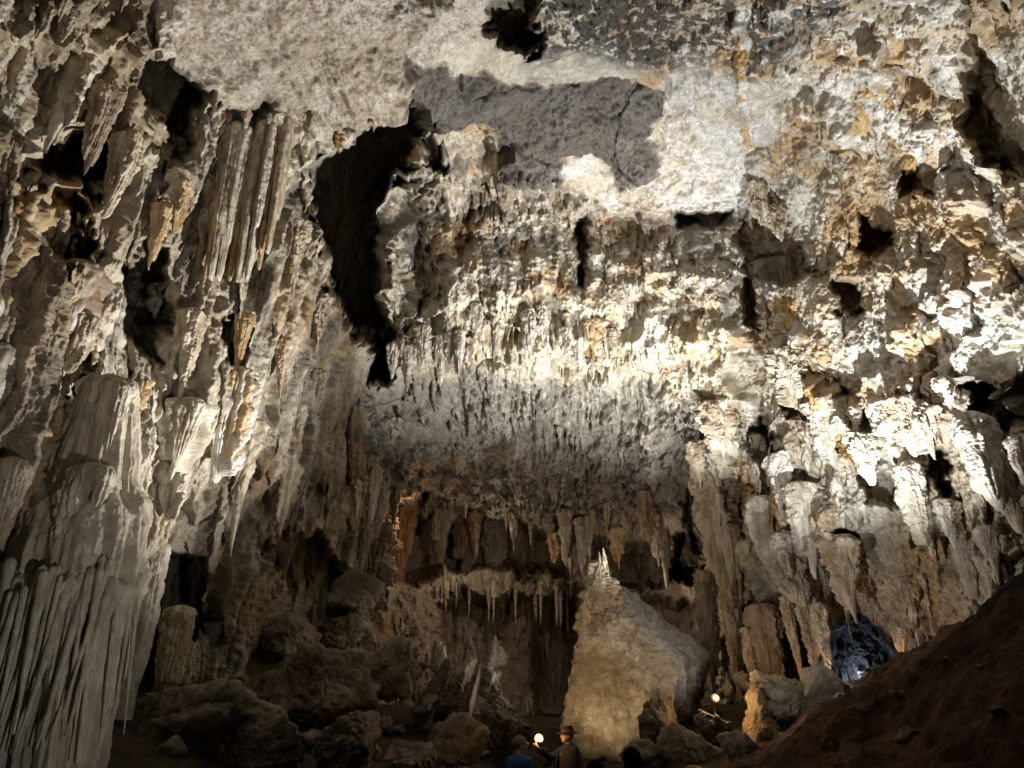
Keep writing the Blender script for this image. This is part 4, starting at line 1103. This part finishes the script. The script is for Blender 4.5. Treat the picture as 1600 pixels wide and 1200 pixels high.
def hand_segs(w, d, side, curl=.5):
    """palm, five separate fingers and a thumb from wrist w along d; side = thumb side"""
    w, d, side = Vector(w), Vector(d).normalized(), Vector(side).normalized()
    nrm_ = d.cross(side).normalized(); S_ = []
    k = w + d * .085
    S_.append((w, .026, k, .034))
    for i, (off, ln) in enumerate([(-.030, .066), (-.010, .080), (.011, .076), (.031, .060)]):
        a = k - side * off; b = a + (d + nrm_ * curl * .4).normalized() * ln * .5
        c = b + (d * .5 + nrm_ * curl * 1.6).normalized() * ln * .5
        S_ += [(a, .0095, b, .009), (b, .009, c, .0075)]
    a = w + d * .035 + side * .028; b = a + (d * .6 + side * .8).normalized() * .045; c = b + (d + nrm_ * curl).normalized() * .032
    S_ += [(a, .012, b, .0105), (b, .0105, c, .009)]
    return S_
def person(label, foot, facing, h=1.72, turn=0.0, jacket=M_DARK, trousers=M_TROU, right_hand=None, hair=None, extra=None):
    """standing figure; local +y is where the chest faces, head turned by turn"""
    root = thing("person", label, "person", foot, None); root.rotation_euler[2] = facing
    k = h / 1.75
    def s(*p): return Vector(p) * k
    sh, el, wr = s(.19, 0, 1.42), s(.25, -.02, 1.13), s(.24, .10, .90)
    arms = []
    for sx in (-1, 1):
        a, e, w = Vector((sx * sh.x, sh.y, sh.z)), Vector((sx * el.x, el.y, el.z)), Vector((sx * wr.x, wr.y, wr.z))
        if sx == 1 and right_hand is not None:
            w = Vector(right_hand) * k; e = (a + w) / 2 + Vector((.05, -.02, -.13)) * k
        arms.append((a, e, w))
    torso = [(s(0, 0, .95), .145 * k, s(0, 0, 1.15), .135 * k), (s(0, 0, 1.15), .135 * k, s(0, -.01, 1.36), .150 * k), (s(-.13, -.01, 1.41), .072 * k, s(.13, -.01, 1.41), .072 * k)]
    legs = []
    for sx in (-1, 1):
        legs += [(s(sx * .09, 0, .92), .095 * k, s(sx * .10, .02, .50), .062 * k), (s(sx * .10, .02, .50), .062 * k, s(sx * .10, -.02, .09), .040 * k), (s(sx * .10, -.03, .045), .042 * k, s(sx * .12, .15, .035), .034 * k)]
    body = torso + legs
    for (a, e, w) in arms:
        d = (w - e).normalized()
        body += [(a, .052 * k, e, .040 * k), (e, .040 * k, w, .028 * k)] + hand_segs(w, d, Vector((0, 1, .2)) if abs(d.y) < .8 else Vector((0, 0, 1)))
    body += [(s(0, -.01, 1.42), .060 * k, s(0, .01, 1.56), .055 * k)]
    ct, st_ = math.cos(turn), math.sin(turn)
    hc = s(0, .02, 1.635)
    def hp(x, y, z): return hc + Vector((x * ct - y * st_, x * st_ + y * ct, z)) * k
    bl_ = [(hp(0, -.01, .02), (.076 * k, .098 * k, .105 * k), (0, 0, turn)), (hp(0, .035, -.055), (.056 * k, .060 * k, .062 * k), (0, 0, turn)),
           (hp(0, .100, -.012), (.014 * k, .020 * k, .026 * k), (0, 0, turn)), (hp(0, .086, -.062), (.026 * k, .014 * k, .009 * k), (0, 0, turn)),
           (hp(.076, -.01, -.005), (.012 * k, .022 * k, .032 * k), (0, 0, turn)), (hp(-.076, -.01, -.005), (.012 * k, .022 * k, .032 * k), (0, 0, turn)),
           (hp(.032, .083, .02), (.014 * k, .012 * k, .009 * k), (0, 0, turn)), (hp(-.032, .083, .02), (.014 * k, .012 * k, .009 * k), (0, 0, turn))]
    put("body", fuse("body", capsules(body, bl_), .011, M_SKIN, 3), (0, 0, 0), root)
    g = .022 * k
    jk = [(a, r + g, b, q + g) for a, r, b, q in torso] + [(s(0, 0, .86), .15 * k, s(0, 0, .98), .165 * k), (s(0, -.01, 1.40), .08 * k, s(0, -.01, 1.47), .070 * k)]
    for (a, e, w) in arms: jk += [(a, .072 * k, e, .058 * k), (e, .058 * k, e + (w - e) * .93, .044 * k)]
    put("jacket", fuse("jacket", capsules(jk), .016, jacket), (0, 0, 0), root)
    tr = [(a, r + .014, b, q + .016) for a, r, b, q in legs if b[2] > .05 * k]
    put("trousers", fuse("trousers", capsules(tr), .018, trousers), (0, 0, 0), root)
    for sx in (-1, 1):
        put("shoe", fuse("shoe", capsules([(s(sx * .10, -.04, .05), .052 * k, s(sx * .12, .16, .042), .044 * k)]), .012, M_DARK), (0, 0, 0), root)
    if hair:
        bm = capsules([], [(hp(0, -.02, .035), (.088 * k, .104 * k, .100 * k), (0, 0, turn))] + ([(hp(0, -.055, -.05), (.085 * k, .070 * k, .11 * k), (0, 0, turn))] if hair == 'long' else []))
        cut = hp(0, .062 if hair != 'cropped' else .045, .02); fwd_ = Vector((-st_, ct, -.35 if hair != 'cropped' else -.9))
        bmesh.ops.bisect_plane(bm, geom=bm.verts[:] + bm.edges[:] + bm.faces[:], plane_co=cut, plane_no=fwd_, clear_outer=True)
        bmesh.ops.holes_fill(bm, edges=bm.edges[:])
        me = bpy.data.meshes.new("hair"); bm.to_mesh(me); bm.free(); me.materials.append(M_STUB if hair == 'cropped' else M_HAIR)
        for p in me.polygons: p.use_smooth = True
        put("hair", me, (0, 0, 0), root)
    if extra: extra(root, hp, s, k)
    return root

def person_at(px, py_top, t, h):
    """foot point of a figure whose head top shows at px, py_top"""
    p = unp(px, py_top, t); return (p[0], p[1], p[2] - h)

def bald_extra(root, hp, s, k):
    g = loft("spectacles", [np.array([hp(x * .078, y, z) for x, y, z in ((sx, -.0, .024), (sx, .0, .016), (sx, .105, .016), (sx, .105, .024))]) for sx in (1.02, 1.10)], M_METAL)
    put("spectacles", g, (0, 0, 0), root)
    lens = lathe("lens", [(.004, -.002), (.022, -.002), (.022, .002), (.004, .002)], simple_mat("glass_lens", (.5, .5, .5), .05, .9), 'y', 16)
    for sx in (-1, 1): put("lens", lens, hp(sx * .033, .108, .018), root)
person("bald man in a blue jacket seen from behind, left of the hand lamp", person_at(812, 1151, 12.0, 1.74), math.radians(-48), 1.74, turn=math.radians(-25), jacket=M_BLUE, hair='cropped', extra=bald_extra)

def hat_extra(root, hp, s, k):
    th = np.linspace(0, 2 * np.pi, 28, endpoint=False)
    def ring(r, z, sq=1.12): return np.array([hp(r * math.cos(a), -.01 + r * sq * math.sin(a), z) for a in th])
    put("hat", loft("hat", [ring(.085, .045), ring(.17, .030), ring(.172, .036), ring(.092, .058), ring(.086, .11), ring(.070, .145), ring(.02, .15)], M_DARK), (0, 0, 0), root)
    put("hat_band", loft("hat_band", [ring(.0925, .060), ring(.0945, .062), ring(.0925, .082), ring(.089, .083)], simple_mat("red_band", (.16, .05, .035), .8)), (0, 0, 0), root)
    # a loose dark cape open at the front over a light shirt
    R = []
    for z, r in ((1.47, .11), (1.40, .24), (1.30, .275), (1.10, .31), (.85, .34), (.72, .35)):
        a = np.linspace(math.radians(100), math.radians(100 + 340), 40)
        wv = 1 + .035 * np.sin(a * 9) * (1.5 - z)
        R.append([np.stack([r * wv * np.cos(a), r * .72 * wv * np.sin(a), np.full(40, z)], -1) * k, np.stack([(r - .012) * wv * np.cos(a), (r - .012) * .72 * wv * np.sin(a), np.full(40, z)], -1)[::-1] * k])
    put("cape", loft("cape", [np.concatenate(q) for q in R], M_DARK), (0, 0, 0), root)
    put("collar", fuse("collar", capsules([(s(-.05, .085, 1.47), .018, s(0, .15, 1.36), .016), (s(.05, .085, 1.47), .018, s(0, .15, 1.36), .016)]), .008, M_LIGHT), (0, 0, 0), root)
gf = person_at(887, 1122, 13.0, 1.86)
hl = unp(842, 1155, 12.75)
GF = math.radians(118)
_d = hl + np.array((0, 0, -.14)) - np.array(gf)
hand_local = (( _d[0] * math.cos(GF) + _d[1] * math.sin(GF)) * 1.75 / 1.72, (-_d[0] * math.sin(GF) + _d[1] * math.cos(GF)) * 1.75 / 1.72, _d[2] * 1.75 / 1.72)
print('HAND', hand_local)
guide = person("guide in a brimmed hat and dark cape holding out the hand lamp", gf, GF, 1.72, turn=math.radians(-12), jacket=M_DARK, right_hand=hand_local, extra=hat_extra)
lamp = thing("hand_lamp", "bright warm hand lamp held out between the bald man and the guide", "hand lamp", hl, "lit warm lamps")
put("bulb", lathe("bulb", [(.004, .055), (.024, .04), (.032, .02), (.028, -.02), (.02, -.04)], M_BULB), (0, 0, 0), lamp)
put("halo_dish", lathe("halo_dish", [(.004, -.050), (.04, -.046), (.055, -.02), (.066, .01), (.06, -.03), (.03, -.056)], M_HALO, 'y'), (0, 0, .01), lamp)
put("handle", lathe("handle", [(.03, -.03), (.032, -.06), (.018, -.07), (.018, -.19), (.022, -.20)], M_METAL), (0, 0, 0), lamp)
bulb_light("hand_lamp_glow", hl + np.array((.0, -.02, .16)), 9, WARM)

person("visitor with thick dark hair at the bottom edge, nearest the boulder", person_at(986, 1170, 7.4, 1.70), math.radians(8), 1.70, hair='long')
person("visitor whose dark hair just shows at the bottom edge below the guide", person_at(930, 1190, 7.0, 1.66), math.radians(-5), 1.66, hair='long')

# a lamp far back in the low tunnel lights its end blue white
bulb_light("tunnel_lamp_light", unp(1336, 1054, shell_t(1336, 1050) - .6), 26, (.62, .74, 1.0), .1)
